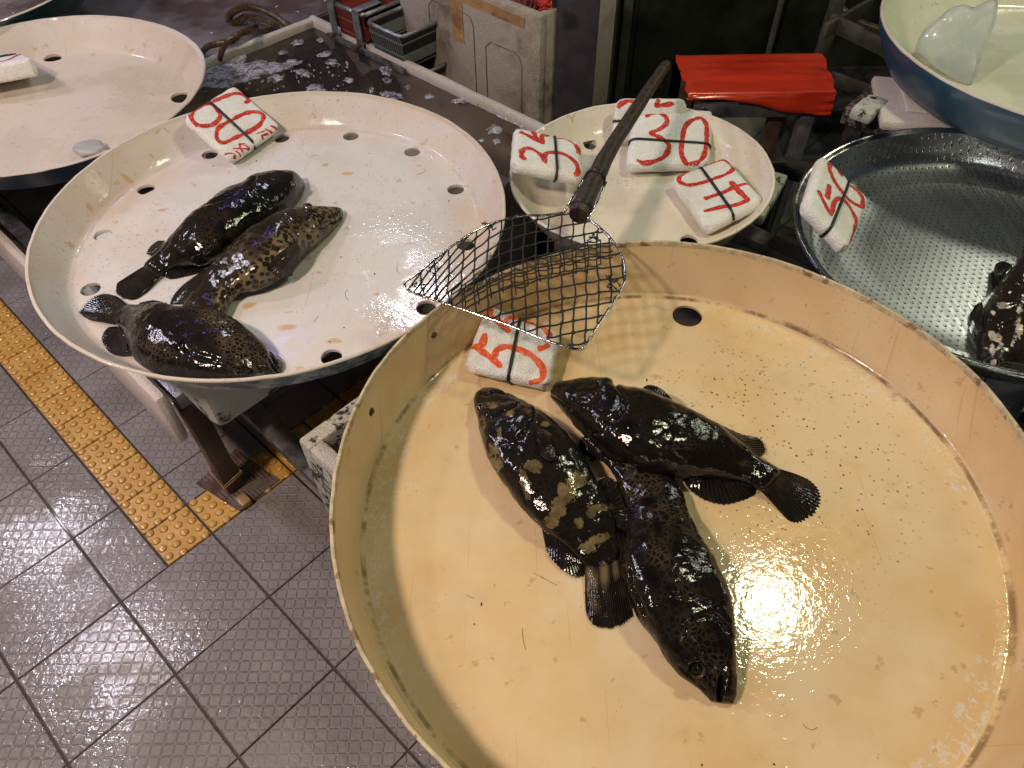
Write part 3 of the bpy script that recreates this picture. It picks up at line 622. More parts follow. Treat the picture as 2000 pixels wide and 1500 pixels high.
sign('smooth foam sign reading 40 at the right rim of the small bowl tray', [(1307, 344, .632), (1417, 303, .662), (1496, 388, .662), (1378, 446, .632)], .033, [(1363, 319), (1441, 428)],
     [Z((720, 270), (880, 200), (1040, 180), (1160, 240), (1180, 330), (1080, 410), (900, 480), (700, 550), (480, 595), (340, 560), (300, 500), (340, 420), (480, 340), (640, 290), (740, 260)),
      Z((710, 820), (850, 770), (1000, 720), (1170, 640), (1300, 590), (1440, 550)), Z((1140, 530), (1230, 640), (1330, 740), (1410, 820), (1340, 870), (1200, 920), (1040, 940), (880, 980), (700, 1020))], 'ink_red', .0080, .016, seed=5)
Z = lambda *p: pz(7.143, 1530, 290, *p)
sign('thick foam sign reading 50 clipped on the rim of the steel colander', [(1605, 296, .742), (1703, 388, .690), (1660, 487, .690), (1574, 396, .742)], .034, [(1657, 359), (1624, 446)],
     [Z((640, 560), (620, 700)), Z((490, 580), (560, 720), (640, 850), (690, 930)), Z((690, 900), (710, 760), (770, 690), (850, 710), (950, 830), (1030, 980), (1030, 1120), (980, 1290)), Z((650, 500), (610, 690)),
      Z((820, 390), (760, 270), (660, 210), (650, 300), (720, 460), (840, 620), (950, 730), (1100, 800), (1110, 700), (1040, 590), (930, 510))], 'ink_red', .0075, .013, fm='foam_sign', seed=6)
Z = lambda *p: pz(7.143, 880, 580, *p)
sign('foam sign with orange red 55 lying under the landing net', [(952, 590, .662), (1097, 646, .642), (1074, 756, .627), (902, 716, .627)], .032, [(1018, 612), (990, 752)],
     [Z((480, 510), (460, 600), (420, 710)), Z((300, 660), (430, 760), (600, 890), (710, 1010)), Z((620, 850), (640, 760), (740, 710), (860, 720), (1020, 780), (1150, 860), (1250, 980), (1290, 1090), (1250, 1200), (1090, 1230)),
      Z((550, 120), (540, 210), (560, 290)), Z((480, 220), (620, 310), (740, 410), (830, 500)), Z((760, 400), (790, 310), (880, 285), (1000, 310), (1120, 350), (1250, 400), (1350, 490), (1400, 570)), Z((1370, 670), (1310, 720), (1210, 745))], 'ink_orange', .0085, .014, seed=7)
sign('stained foam sign on a dark block, cropped by the left edge', [(-75, 112, .662), (41, 102, .662), (65, 112, .708), (-62, 137, .708)], .050, [(-60, 128), (26, 108)],
     [[(0, 124), (15, 121), (28, 115), (40, 107)]], 'ink_red', .0075, .011, seed=8)
mb = MB(); p = at(10, 163, Z1); mb.tube([p + Vector((0, .012, .0005)), p + Vector((-.002, .012, .012)), p + Vector((-.006, .010, .046))], lambda f: .026 + .004 * f, 20)
tag(mb.build('weight', M['rubber'], sharp=40), 'dark round weight propping up the cropped foam sign', 'weight')
# ------------------------------------------------------------------ landing net
def landing_net():
    zp = .747
    hoop = pz(3, 750, 350, (1070, 190), (950, 210), (810, 215), (680, 245), (560, 290), (430, 370), (300, 470), (180, 565), (126, 603), (130, 640), (200, 675), (350, 725), (550, 795), (750, 862), (900, 925), (1050, 978), (1140, 996), (1185, 965), (1230, 890), (1330, 740), (1402, 620), (1413, 540), (1390, 440), (1330, 350), (1260, 280), (1190, 230))
    HP = crom(hoop, 150)
    root = empty('landing_net', at(1130, 418, zp), 'wooden handled landing net with wire hoop lying across three trays', 'landing net')
    w0 = [at(x, y, zp) for x, y in HP]
    sideL = [at(1146, 338, .768), at(1125, 374, .762), at(1106, 407, .753)]; sideR = [at(1150, 425, .752), at(1166, 395, .762), at(1184, 356, .768)]
    mb = MB(); mb.tube(crom([tuple(p) for p in sideL + w0[1:-1:3] + sideR], 170), .0025, 8); mb.build('hoop', M['chrome'], root, sharp=None)
    ax = [at(1129, 421, .752), at(1161, 352, .760), at(1187, 300, .768), at(1240, 217, .782), at(1302, 124, .800)]
    AX = [Vector(p) for p in crom([tuple(p) for p in ax], 34)]
    AX = [p + Vector((ns(p, 22, 1), ns(p, 22, 2), 0)) * .0018 for p in AX]
    mb = MB(); mb.tube(AX, lambda f: (.0225 - .0095 * f) * (1 + .05 * math.sin(f * 19) * .5) * min(1, .86 + f * 4, .7 + (1 - f) * 9), 18); hd = mb.build('handle', M['wood'], root, sharp=45)
    for f in (.09, .30):
        mb = MB()
        p = AX[int(f * 33)]; t = (AX[int(f * 33) + 1] - p).normalized(); u = t.cross(Vector((0, 0, 1))).normalized(); v = t.cross(u); rr = .0232 - .0095 * f
        for q in range(3): mb.tube([p + t * (.0032 * (q - 1)) + (u * math.cos(a * .3141) + v * math.sin(a * .3141)) * (rr + .0006 * (a % 3)) for a in range(20)], .0019, 6, closed=True)
        mb.build('binding', M['rubber'], root, sharp=None)
    # netting: knotted cords
    def inside(x, y):
        c = False; n = len(HP)
        for i in range(n):
            x1, y1 = HP[i]; x2, y2 = HP[i - 1]
            if (y1 > y) != (y2 > y) and x < (x2 - x1) * (y - y1) / (y2 - y1) + x1: c = not c
        return c
    def dist(x, y): return min(math.hypot(x - a, y - b) for a, b in HP)
    def K(i, j):
        dx = 24 * i; x = 1000 + dx + (2.5 * math.sin(j * .7)) + .16 * j * min(0, dx) * .12
        y0 = (-.28 * dx + .0021 * dx * dx) if dx < 0 else (-.28 * dx + .0004 * dx * dx)
        sv = .60 + .40 * sst(-190, -10, dx); x += j * 4 * (1 - sst(-200, 0, dx)) * 1.2
        return (x + 2.5 * ns((i, j, 0), .9, 3), 560 + y0 + j * 23.5 * sv + 2.5 * ns((i, j, 0), .9, 5))
    def P3(x, y): d = dist(x, y); return at(x, y, zp - .0015 - .019 * sst(0, 80, d))
    mb = MB(); done = set()
    for i in range(-10, 11):
        for j in range(-9, 9):
            a = K(i, j); ia = inside(*a)
            if ia: mb.ball(P3(*a), .0036 * random.uniform(.8, 1.25), None, .0024, 4)
            for di, dj in ((1, 0), (0, 1)):
                b = K(i + di, j + dj); ib = inside(*b)
                if not (ia or ib): continue
                p, q = (a, b) if ia else (b, a)
                if not (ia and ib):
                    lo, hi = 0, 1
                    for _ in range(12):
                        m = (lo + hi) / 2; lo, hi = (m, hi) if inside(p[0] + (q[0] - p[0]) * m, p[1] + (q[1] - p[1]) * m) else (lo, m)
                    q = (p[0] + (q[0] - p[0]) * lo, p[1] + (q[1] - p[1]) * lo)
                pts = []; bx, by = random.uniform(-2, 2), random.uniform(-1, 2.2)
                for k in range(5):
                    f = k / 4; s_ = math.sin(math.pi * f); pts.append(P3(p[0] + (q[0] - p[0]) * f + bx * s_, p[1] + (q[1] - p[1]) * f + by * s_))
                mb.tube(pts, .0018, 5, cap=False)
    # second, bunched layer of the bag hanging in folds under the upper half
    def K2(i, j):
        x, y = K(i, j * .5 - 2.2); return (x + 7 + 3 * ns((i, j, 2), .8, 8), y + 5 + 3 * ns((i, j, 4), .8, 9))
    for i in range(-8, 8):
        for j in range(-7, 6):
            a = K2(i, j)
            dx = a[0] - 1000
            if not inside(*a) or dist(*a) < 9 or not -40 < a[1] - (548 - .3 * dx + (.0014 * dx * dx if dx < 0 else 0)) < 14: continue
            for di, dj in ((1, 0), (0, 1)):
                b = K2(i + di, j + dj)
                if inside(*b): mb.tube([P3(*a) - Vector((0, 0, .004)), P3((a[0] + b[0]) / 2, (a[1] + b[1]) / 2 + 2) - Vector((0, 0, .005)), P3(*b) - Vector((0, 0, .004))], .0014, 5, cap=False)
    # frayed clumps where the net is tied to the hoop
    for x, y, n in ((1160, 463, 9), (1195, 545, 9), (1198, 560, 7), (848, 527, 6), (955, 445, 6), (820, 552, 6)):
        for q in range(n):
            a = at(x + random.uniform(-12, 12), y + random.uniform(-8, 8), zp - .003); mb.tube([a + Vector((random.uniform(-1, 1), random.uniform(-1, 1), random.uniform(-.3, .5))) * .0055 for _ in range(5)], .0012, 4)
    mb.build('netting', M['netcord'], root, sharp=None)
    L = len(w0)
    for k in list(range(6, L - 6, 7)):
        p = w0[k]; t = (w0[k + 1] - w0[k - 1]).normalized(); u = t.cross(Vector((0, 0, 1))).normalized()
        mb = MB(); mb.tube([p + t * (.0006 * a) + (u * math.cos(a * .785) + Vector((0, 0, 1)) * math.sin(a * .785)) * .0034 for a in range(12)], .0005, 5); mb.build('tie', M['clear'], root, sharp=None)
    for x, y in ((1188, 601), (1150, 652), (1065, 664)):
        k = min(range(L), key=lambda i: math.hypot(HP[i][0] - x, HP[i][1] - y)); p = w0[k]; t = (w0[min(k + 1, L - 1)] - w0[k - 1]).normalized()
        mb = MB(); mb.tube([p - t * .004, p + t * .004], .0042, 10); mb.build('tie', M['clear'], root, sharp=None)
landing_net()
# ------------------------------------------------------------------ groupers
def blobs(px, py, L):
    v = 0
    for b in L:
        x, y, rx, ry = b[:4]; a = R(b[4]) if len(b) > 4 else 0; dx, dy = px - x, py - y
        u = (dx * math.cos(a) + dy * math.sin(a)) / rx; w = (-dx * math.sin(a) + dy * math.cos(a)) / ry
        v = max(v, (b[5] if len(b) > 5 else 1) * sst(1.6, .35, math.hypot(u, w)))
    return v
def pdist(x, y, L):
    best = (1e9, 0)
    for i in range(len(L) - 1):
        ax, ay = L[i]; bx, by = L[i + 1]; dx, dy = bx - ax, by - ay; t = max(0, min(1, ((x - ax) * dx + (y - ay) * dy) / (dx * dx + dy * dy + 1e-9)))
        d = math.hypot(x - ax - dx * t, y - ay - dy * t)
        if d < best[0]: best = (d, (dx * (y - ay) - dy * (x - ax)))
    return best
def setattr_(o, name, vals):
    a = o.data.attributes.new(name, 'FLOAT', 'POINT'); a.data.foreach_set('value', vals)
def fish(label, zf, st, r0, r1, mat, fmat, grooves=(), steps=(), patch=(), dark=(), spot=(), fins=(), eyes=(), nose=.05, lift=0., name='grouper', lumps=(), group='groupers for sale', MS=190, KR=112):
    st = list(st); (a, b), (c, d) = st[-2], st[-1]; mx, my = (c[0] + d[0]) / 2, (c[1] + d[1]) / 2; fx, fy = mx - (a[0] + b[0]) / 2, my - (a[1] + b[1]) / 2; fl = math.hypot(fx, fy); hl = math.hypot(c[0] - d[0], c[1] - d[1]) / 2
    for ad, sh in ((.55, .62), (.95, .25)):
        gx, gy = mx + fx / fl * hl * ad, my + fy / fl * hl * ad; st.append(((gx + (c[0] - mx) * sh, gy + (c[1] - my) * sh), (gx + (d[0] - mx) * sh, gy + (d[1] - my) * sh)))
    D = crom([(a[0], a[1], b[0], b[1]) for a, b in st], MS); V = []; px = []; bprev = [.03] * MS; secs = []
    for it in range(2):
        secs = []
        for k, q in enumerate(D):
            f = k / (MS - 1); rat = (r0 - .14) + (r1 - r0) * sst(.45, 1, f); b = bprev[k]; zc = zf + lift + .86 * b
            a, c = at(q[0], q[1], zc), at(q[2], q[3], zc); m = (a + c) / 2; hlf = (c - a).length / 2; s = (c - a).normalized()
            vh = Vector((m.x, m.y, 0)); tan = vh.length / (H - zc); e = rat * tan * abs(s.dot(vh.normalized())); aa = hlf / math.sqrt(1 + .8 * e * e)
            cap = 1.0 if f > nose else math.sqrt(max(.0, 1 - (1 - f / nose) ** 2)) * .75 + .25
            secs.append((m, s, aa, rat * aa * cap * (1 - .35 * sst(.86, 1, f)))); 
        bprev = [x[3] for x in secs]; bprev = [sum(bprev[max(0, k - 4):k + 5]) / len(bprev[max(0, k - 4):k + 5]) for k in range(MS)]
    for k, (m, s, a, b) in enumerate(secs):
        f = k / (MS - 1); b = bprev[k]; zc = zf + lift + .86 * b
        for j in range(KR):
            ph = 2 * math.pi * j / KR; cx, sx = math.cos(ph), math.sin(ph); ex = .88
            x = math.copysign(abs(cx) ** ex, cx) * a; z = math.copysign(abs(sx) ** ex, sx) * b
            if z < 0: z = max(z, -.84 * b + .06 * b * cx * cx)
            p = Vector((m.x, m.y, zc)) + s * x + Vector((0, 0, z)); nn = (s * (cx / max(a, .004)) + Vector((0, 0, sx / max(b, .004)))).normalized(); u = proj(p); d = 0
            if sx > -.25:
                for L, dep, w in grooves: d -= 1.7 * dep * math.exp(-(pdist(*u, L)[0] / (w * .8)) ** 2)
                for L, hgt, w, sg in steps:
                    dd, si = pdist(*u, L)
                    if si * sg > 0: d += 1.6 * hgt * math.exp(-(dd / w)) * sst(0, 22, min(math.hypot(u[0] - L[0][0], u[1] - L[0][1]), math.hypot(u[0] - L[-1][0], u[1] - L[-1][1])))
                for x_, y_, rx, ry, hh in lumps: d += hh * math.exp(-((u[0] - x_) / rx) ** 2 - ((u[1] - y_) / ry) ** 2)
            d += (.0024 * ns(p, 26, 1) + .0014 * ns(p, 55, 5)) * min(1, a / .02) + .0007 * ns(p, 110, 2)
            p += nn * d; p.z = max(p.z, zf + .0015); V.append(p); px.append(u)
    F = [(k * KR + j, k * KR + (j + 1) % KR, (k + 1) * KR + (j + 1) % KR, (k + 1) * KR + j) for k in range(MS - 1) for j in range(KR)]
    for k, rev in ((0, True), (MS - 1, False)):
        c = sum((V[k * KR + j] for j in range(KR)), Vector()) / KR; V.append(c); px.append(proj(c)); i = len(V) - 1
        F += [((i, k * KR + (j + 1) % KR, k * KR + j) if rev else (i, k * KR + j, k * KR + (j + 1) % KR)) for j in range(KR)]
    org = secs[MS // 2][0].copy(); org.z = zf
    o = mk(name, V, F, mat, org=org, sharp=None); tag(o, label, 'fish', group)
    setattr_(o, 'patch', [blobs(*u, patch) for u in px]); setattr_(o, 'dark', [blobs(*u, dark) for u in px]); setattr_(o, 'spot', [blobs(*u, spot) for u in px])
    bvh = BVHTree.FromPolygons(V, F)
    for fn in fins:
        nm, base, outer, zb, ze = fn[:5]; rays = int(1.35 * (fn[5] if len(fn) > 5 else 15)); over = len(fn) > 6 and fn[6]
        n = rays * 4 + 1; m = 7; b = crom(base, n); e = crom(outer, n); FV = []; ray_ = []; fp = []
        jag = [random.uniform(.0, 1) for _ in range(rays + 1)]
        for i in range(n):
            t = i / (n - 1); r_ = .5 + .5 * math.cos(2 * math.pi * t * rays)
            cut = 1 - .055 * (1 - r_) - .07 * max(0, jag[int(t * rays + .5)] - .62)
            for j in range(m):
                g_ = j / (m - 1) * (cut if j else 1) * (1 if j < m - 1 else 1); x = b[i][0] + (e[i][0] - b[i][0]) * g_; y = b[i][1] + (e[i][1] - b[i][1]) * g_
                z = zf + lift + zb + (ze - zb) * (g_ ** .6) + .0022 * math.sin(math.pi * g_) * ns((x, y, 0), .03, 4); p = at(x, y, z)
                if over:
                    h = bvh.ray_cast(CAM, ray(x, y)); 
                    if h[0]: p = h[0] + h[1] * (.0022 + .003 * g_)
                p.z += .00035 * (r_ - .5) * min(1, 3 * g_); FV.append(p); ray_.append(r_); fp.append((x, y))
        nb = len(FV); FV += [p - Vector((0, 0, .0013)) for p in FV]; ray_ += ray_; fp += fp
        FF = [(i * m + j, (i + 1) * m + j, (i + 1) * m + j + 1, i * m + j + 1) for i in range(n - 1) for j in range(m - 1)]; 
        FF += [tuple(v + nb for v in f[::-1]) for f in FF]
        rim = [i * m for i in range(n)] + [(n - 1) * m + j for j in range(1, m)] + [i * m + m - 1 for i in range(n - 2, -1, -1)] + [j for j in range(m - 2, 0, -1)]
        FF += [(rim[q], rim[(q + 1) % len(rim)], rim[(q + 1) % len(rim)] + nb, rim[q] + nb) for q in range(len(rim))]
        fo = mk(nm, FV, FF, fmat, o, sharp=50); bm = bmesh.new(); bm.from_mesh(fo.data); bmesh.ops.recalc_face_normals(bm, faces=bm.faces); bm.to_mesh(fo.data); bm.free()
        setattr_(fo, 'ray', ray_); setattr_(fo, 'spot', [blobs(*u, spot) for u in fp])
    for x, y, r in eyes:
        h = bvh.ray_cast(CAM, ray(x, y))
        if not h[0]: h = bvh.find_nearest(at(x, y, zf + .04))
        n_ = h[1]; c = h[0]; u = n_.orthogonal().normalized(); v = n_.cross(u); K = 18; VV = []; FF = []; MI = []
        prof = ((1.18, -.3), (1.05, .12), (.92, .34), (.62, .56), (.3, .68), (.02, .72))
        for rr, hh in prof: VV += [c + (u * math.cos(2 * math.pi * q / K) + v * math.sin(2 * math.pi * q / K)) * (rr * r) + n_ * (hh * r) for q in range(K)]
        for q in range(len(prof) - 1): FF += [(q * K + w, q * K + (w + 1) % K, (q + 1) * K + (w + 1) % K, (q + 1) * K + w) for w in range(K)]; MI += [1 if q == 1 else (1 if q == 0 else 0)] * K
        mk('eye', VV, FF, [M['eye'], M['iris']], o, sharp=None, mi=MI)
    return o
def C(sc, ox, oy): return lambda *p: [((x / sc) + ox, (y / sc) + oy) for x, y in p]
c1 = C(4, 200, 310); c2 = C(4.348, 130, 530); c3 = C(5, 900, 720); c4 = C(3.333, 1060, 720); c5 = C(5, 1000, 900); c6_ = C(4.348, 1100, 1050); c8 = C(4.285, 1800, 450)
fA = fish_mat('black grouper skin', (.007, .0055, .0045), (.014, .010, .008), (.046, .033, .017), 110, .45, .6, 1.1)
fB = fish_mat('tan netted grouper skin', (.017, .011, .007), (.045, .033, .021), (.15, .112, .058), 92, .5, .1, 2.3, hexa=0)
fC = fish_mat('brown netted grouper skin', (.008, .006, .005), (.024, .017, .0125), (.078, .058, .034), 130, .38, .4, 3.9)
fD = fish_mat('near black grouper skin', (.006, .0045, .004), (.013, .009, .007), (.028, .020, .013), 110, .4, .6, 5.2)
fE = fish_mat('mottled grouper skin', (.008, .0058, .005), (.018, .013, .010), (.060, .045, .022), 110, .2, .5, 6.6, (.185, .135, .060))
fF = fish_mat('dark brown grouper skin', (.006, .0045, .004), (.014, .010, .007), (.042, .030, .018), 112, .42, .7, 7.4)
fG = fish_mat('white blotched grouper skin', (.012, .008, .007), (.030, .020, .015), (.06, .042, .028), 120, .3, .5, 8.1, (.50, .44, .36))
fin_d = fin_mat('dark wet fin', (.005, .004, .0035), (.013, .009, .007)); fin_b = fin_mat('brown spotted fin', (.008, .006, .004), (.030, .022, .014))
def fin_spot():
    m = fin_d.copy(); m.name = 'tan marked fin'; nt = m.node_tree; P = nt.nodes['Principled BSDF']; src = P.inputs['Base Color'].links[0].from_socket
    a = nt.nodes.new('ShaderNodeAttribute'); a.attribute_name = 'spot'; x = nt.nodes.new('ShaderNodeMix'); x.data_type = 'RGBA'
    nt.links.new(a.outputs['Fac'], x.inputs['Factor']); nt.links.new(src, x.inputs[6]); x.inputs[7].default_value = (.17, .12, .055, 1); nt.links.new(x.outputs[2], P.inputs['Base Color']); return m
fin_s = fin_spot()
# black grouper at the back of the white tray
fish('black grouper at the back of the white tray, snout toward upper right', Z2, [((595, 358), (596, 364)), ((590, 350), (594, 371)), ((575, 338), (582, 391)), ((537, 337), (563, 412)), ((497, 345), (530, 436)), ((478, 358), (500, 455)), ((440, 374), (470, 474)), ((410, 397), (440, 494)), ((375, 422), (405, 512)), ((350, 447), (370, 520)), ((325, 475), (346, 524)), ((300, 500), (328, 530)), ((282, 517), (318, 535))], .72, .55, fA, fin_d,
     grooves=[(c1((1190, 140), (1150, 200), (1170, 260), (1240, 300), (1310, 370)), .0035, 4), (c1((1580, 240), (1520, 330), (1480, 380)), .004, 3), (c1((820, 350), (1000, 290), (1100, 260)), .002, 4)],
     dark=[(490, 415, 26, 18, -30), (432, 445, 10, 13), (440, 472, 13, 12), (375, 490, 24, 10, -30)], patch=[(385, 470, 26, 8, -30, .9), (440, 430, 30, 20, 0, .3), (420, 470, 40, 25, 0, .3)],
     fins=[('tail_fin', [(283, 518), (300, 528), (317, 535)], [(228, 553), (225, 566), (231, 578), (247, 585), (267, 584), (288, 570)], .012, .002, 17), ('anal_fin', [(330, 525), (365, 516), (407, 508)], [(318, 537), (333, 545), (362, 540), (390, 532), (409, 517)], .012, .002, 15),
           ('dorsal_fin', [(322, 470), (312, 482), (303, 494)], [(308, 470), (293, 481), (286, 494), (295, 499)], .012, .004, 9), ('dorsal_fin', [(482, 357), (440, 373), (412, 396)], [(478, 353), (435, 370), (408, 392)], .03, .03, 9)],
     eyes=[(574, 361, .0085)])
# tan netted grouper in the middle
fish('tan netted grouper in the middle of the white tray, mouth slit showing', Z2, [((669, 413), (669, 421)), ((666, 407), (668, 429)), ((645, 405), (653, 446)), ((620, 406), (624, 473)), ((598, 408), (604, 489)), ((570, 410), (582, 512)), ((545, 418), (562, 533)), ((515, 435), (540, 547)), ((482, 455), (510, 562)), ((450, 482), (482, 570)), ((425, 507), (464, 578)), ((405, 530), (452, 590)), ((385, 560), (446, 604)), ((362, 590), (436, 625)), ((350, 612), (415, 640))], .70, .5, fB, fin_b,
     grooves=[(c1((1875, 430), (1850, 475), (1790, 505), (1690, 535)), .0045, 3), (c1((1420, 440), (1500, 540), (1530, 620), (1500, 720)), .003, 5), (c1((1640, 420), (1600, 480), (1650, 540)), .002, 4)],
     patch=[(560, 470, 42, 28, -45, 1.0), (600, 460, 30, 22, -45, 1.1), (500, 540, 55, 24, -38, 1.1), (445, 580, 30, 24, 0, 1.1), (640, 425, 26, 20, 0, 1.0), (540, 500, 30, 20, -30, .9)], dark=[(520, 445, 24, 14, -30, .5)],
     fins=[('dorsal_fin', [(408, 522), (388, 554), (362, 590)], [(392, 531), (358, 555), (338, 577), (331, 594)], .016, .003, 14), ('pectoral_fin', [(577, 470), (583, 485), (582, 502)], [(530, 508), (525, 524), (541, 540), (566, 536)], .03, .004, 12, True)],
     eyes=[(602, 403, .0105)], lumps=[(603, 407, 10, 8, .004)])
# brown grouper along the front rim
fish('brown grouper along the front rim of the white tray, tail fanned to the left', Z2, [((553, 711), (550, 725)), ((539, 696), (541, 735)), ((516, 670), (517, 744)), ((489, 645), (481, 751)), ((457, 622), (440, 754)), ((429, 611), (400, 751)), ((401, 605), (360, 746)), ((351, 599), (314, 737)), ((321, 594), (286, 725)), ((290, 596), (262, 706)), ((270, 597), (247, 672)), ((254, 596), (237, 644)), ((240, 597), (226, 632))], .66, .45, fC, fin_d,
     grooves=[(c2((900, 525), (1000, 490), (1200, 470), (1330, 462), (1480, 500)), .0042, 4), (c2((1640, 690), (1720, 760), (1790, 865)), .006, 3.2), (c2((1000, 640), (1100, 700), (1300, 760)), .0025, 6), (c2((1700, 620), (1750, 740), (1810, 850)), .004, 3)],
     steps=[(c2((480, 330), (700, 430), (900, 525)), .002, 16, 1)], patch=[(470, 680, 60, 36, 40, .9), (420, 620, 40, 16, 20, 1.0), (500, 705, 40, 30, 40, .8), (300, 690, 50, 30, 20, .5), (260, 650, 20, 30, 0, .6)],
     dark=[(277, 689, 13, 12), (312, 709, 11, 10), (335, 709, 8, 8), (351, 677, 11, 11), (395, 715, 10, 8)], lumps=[(351, 676, 9, 8, .0045), (546, 716, 7, 16, .004), (455, 650, 40, 28, .004)],
     fins=[('tail_fin', [(252, 597), (240, 613), (228, 631)], [(226, 577), (206, 573), (186, 577), (168, 590), (155, 605), (157, 614), (173, 624)], .022, .006, 19), ('pelvic_fin', [(236, 643), (246, 664), (249, 690)], [(229, 637), (211, 639), (201, 650), (198, 664), (205, 678), (216, 690), (234, 695)], .018, .004, 15),
           ('anal_fin', [(275, 598), (298, 595), (320, 593)], [(271, 591), (290, 587), (301, 586), (319, 590)], .02, .012, 9), ('dorsal_fin', [(300, 728), (325, 736), (350, 742)], [(296, 731), (322, 741), (348, 746)], .02, .018, 9)])
# ---- big tray: F lies under D
fish('dark brown grouper at the front of the big tray, open mouth pointing down', ZB, [((1388, 1369), (1433, 1375)), ((1374, 1355), (1438, 1358)), ((1358, 1340), (1439, 1337)), ((1330, 1317), (1438, 1300)), ((1300, 1283), (1437, 1258)), ((1270, 1238), (1434, 1215)), ((1244, 1202), (1427, 1172)), ((1226, 1165), (1414, 1138)), ((1214, 1120), (1400, 1104)), ((1212, 1085), (1382, 1070)), ((1222, 1045), (1362, 1036)), ((1226, 1010), (1346, 1003)), ((1220, 975), (1335, 965)), ((1205, 940), (1315, 935)), ((1190, 912), (1285, 905)), ((1172, 892), (1240, 880))], .70, .45, fF, fin_d,
     grooves=[(c6_((1060, 770), (1120, 690), (1230, 655), (1330, 700), (1400, 790)), .0036, 4), (c6_((940, 480), (1100, 500), (1250, 560), (1400, 710)), .003, 5), (c6_((570, 250), (590, 440), (690, 650)), .004, 4), ([(1406, 1385), (1406, 1362), (1407, 1345), (1412, 1322)], .022, 5.5), ([(1412, 1322), (1416, 1300)], .004, 4), (c6_((980, 1090), (1090, 1190), (1200, 1290)), .0025, 3), (c6_((1050, 1060), (1160, 1040), (1190, 1130), (1130, 1200), (1050, 1150), (1050, 1060)), .0022, 3)],
     steps=[(c6_((1060, 770), (1120, 690), (1230, 655), (1330, 700), (1400, 790)), .003, 20, -1)], dark=[(1284, 1030, 10, 22, -20), (1250, 1052, 13, 11), (1266, 980, 18, 10), (1274, 1130, 14, 24, -20), (1328, 1076, 16, 26, -25), (1326, 1024, 10, 9), (1300, 1010, 8, 8), (1360, 1100, 16, 20)],
     patch=[(1330, 1140, 40, 30, 30, .5), (1370, 1230, 50, 40, 0, .6), (1310, 1000, 40, 30, 0, .9), (1290, 1070, 30, 60, -20, .8), (1250, 950, 40, 30, 0, .9), (1400, 1300, 30, 40, 0, .6)], nose=.03,
     fins=[('tail_fin', [(1178, 885), (1200, 870), (1215, 862)], [(1158, 903), (1139, 890), (1129, 873), (1132, 856), (1148, 850)], .016, .006, 13), ('pectoral_fin', [(1226, 1110), (1230, 1125), (1234, 1140)], [(1222, 1140), (1240, 1180), (1258, 1203), (1262, 1195)], .02, .02, 9, True)],
     eyes=[(1360, 1308, .0100)], lumps=[(1360, 1308, 14, 14, .003)])
fish('black and tan mottled grouper on the left side of the big tray', ZB, [((938, 760), (952, 757)), ((926, 776), (974, 762)), ((928, 802), (1002, 775)), ((934, 832), (1036, 796)), ((944, 870), (1072, 818)), ((960, 908), (1105, 846)), ((982, 940), (1131, 877)), ((1005, 972), (1151, 912)), ((1030, 1002), (1170, 948)), ((1058, 1032), (1188, 985)), ((1090, 1058), (1202, 1020)), ((1118, 1080), (1209, 1055)), ((1141, 1102), (1213, 1085))], .68, .42, fE, fin_s,
     grooves=[(c3((720, 400), (700, 500), (620, 600), (570, 670)), .0045, 4.5), (c3((650, 350), (670, 450), (600, 560)), .0025, 3.5), (c3((320, 480), (420, 420), (560, 350)), .0028, 3.5), (c3((180, 235), (260, 250), (330, 215), (440, 235)), .004, 3), (c3((420, 730), (540, 760), (660, 880)), .002, 4)],
     steps=[(c3((720, 400), (700, 500), (620, 600), (570, 670)), .003, 18, 1)],
     spot=[(1040, 910, 20, 13, 10), (1026, 945, 9, 34, -12), (1124, 938, 24, 15, -30), (1106, 962, 17, 22, 20), (1090, 992, 15, 30, 15), (1079, 1018, 16, 15), (1170, 992, 22, 8), (1154, 1001, 9, 9), (1166, 1053, 26, 9, -20), (1147, 1070, 17, 12), (1130, 1022, 10, 12), (968, 892, 12, 30, -15, .75), (996, 808, 11, 7, -20, .8), (976, 846, 6, 12, 0, .8), (960, 790, 22, 8, 0, .65), (1066, 828, 8, 5), (945, 830, 8, 20, 0, .6), (1070, 846, 10, 5, 30, .7), (1180, 1118, 8, 26), (1152, 1122, 9, 14), (1162, 1136, 8, 10), (1202, 1108, 6, 15), (1160, 1153, 26, 4, 8), (1205, 1150, 12, 4, -20), (1160, 1180, 14, 4, 5, .6)],
     fins=[('tail_fin', [(1142, 1101), (1175, 1108), (1212, 1090)], [(1143, 1180), (1146, 1203), (1158, 1221), (1180, 1228), (1200, 1227), (1218, 1218), (1236, 1204)], .012, .002, 19), ('anal_fin', [(1057, 1028), (1098, 1060), (1136, 1084)], [(1063, 1055), (1068, 1078), (1081, 1098), (1102, 1117), (1124, 1127), (1138, 1123), (1142, 1104)], .014, .003, 15),
           ('dorsal_fin', [(1165, 942), (1190, 985), (1207, 1030)], [(1168, 938), (1190, 931), (1206, 946), (1220, 985), (1234, 1020), (1228, 1045)], .03, .022, 15), ('pectoral_fin', [(1042, 832), (1056, 836), (1070, 846)], [(1049, 882), (1060, 898), (1076, 906), (1090, 898)], .04, .04, 12, True)],
     eyes=[(937, 796, .0080), ], lumps=[(955, 850, 10, 20, .003)])
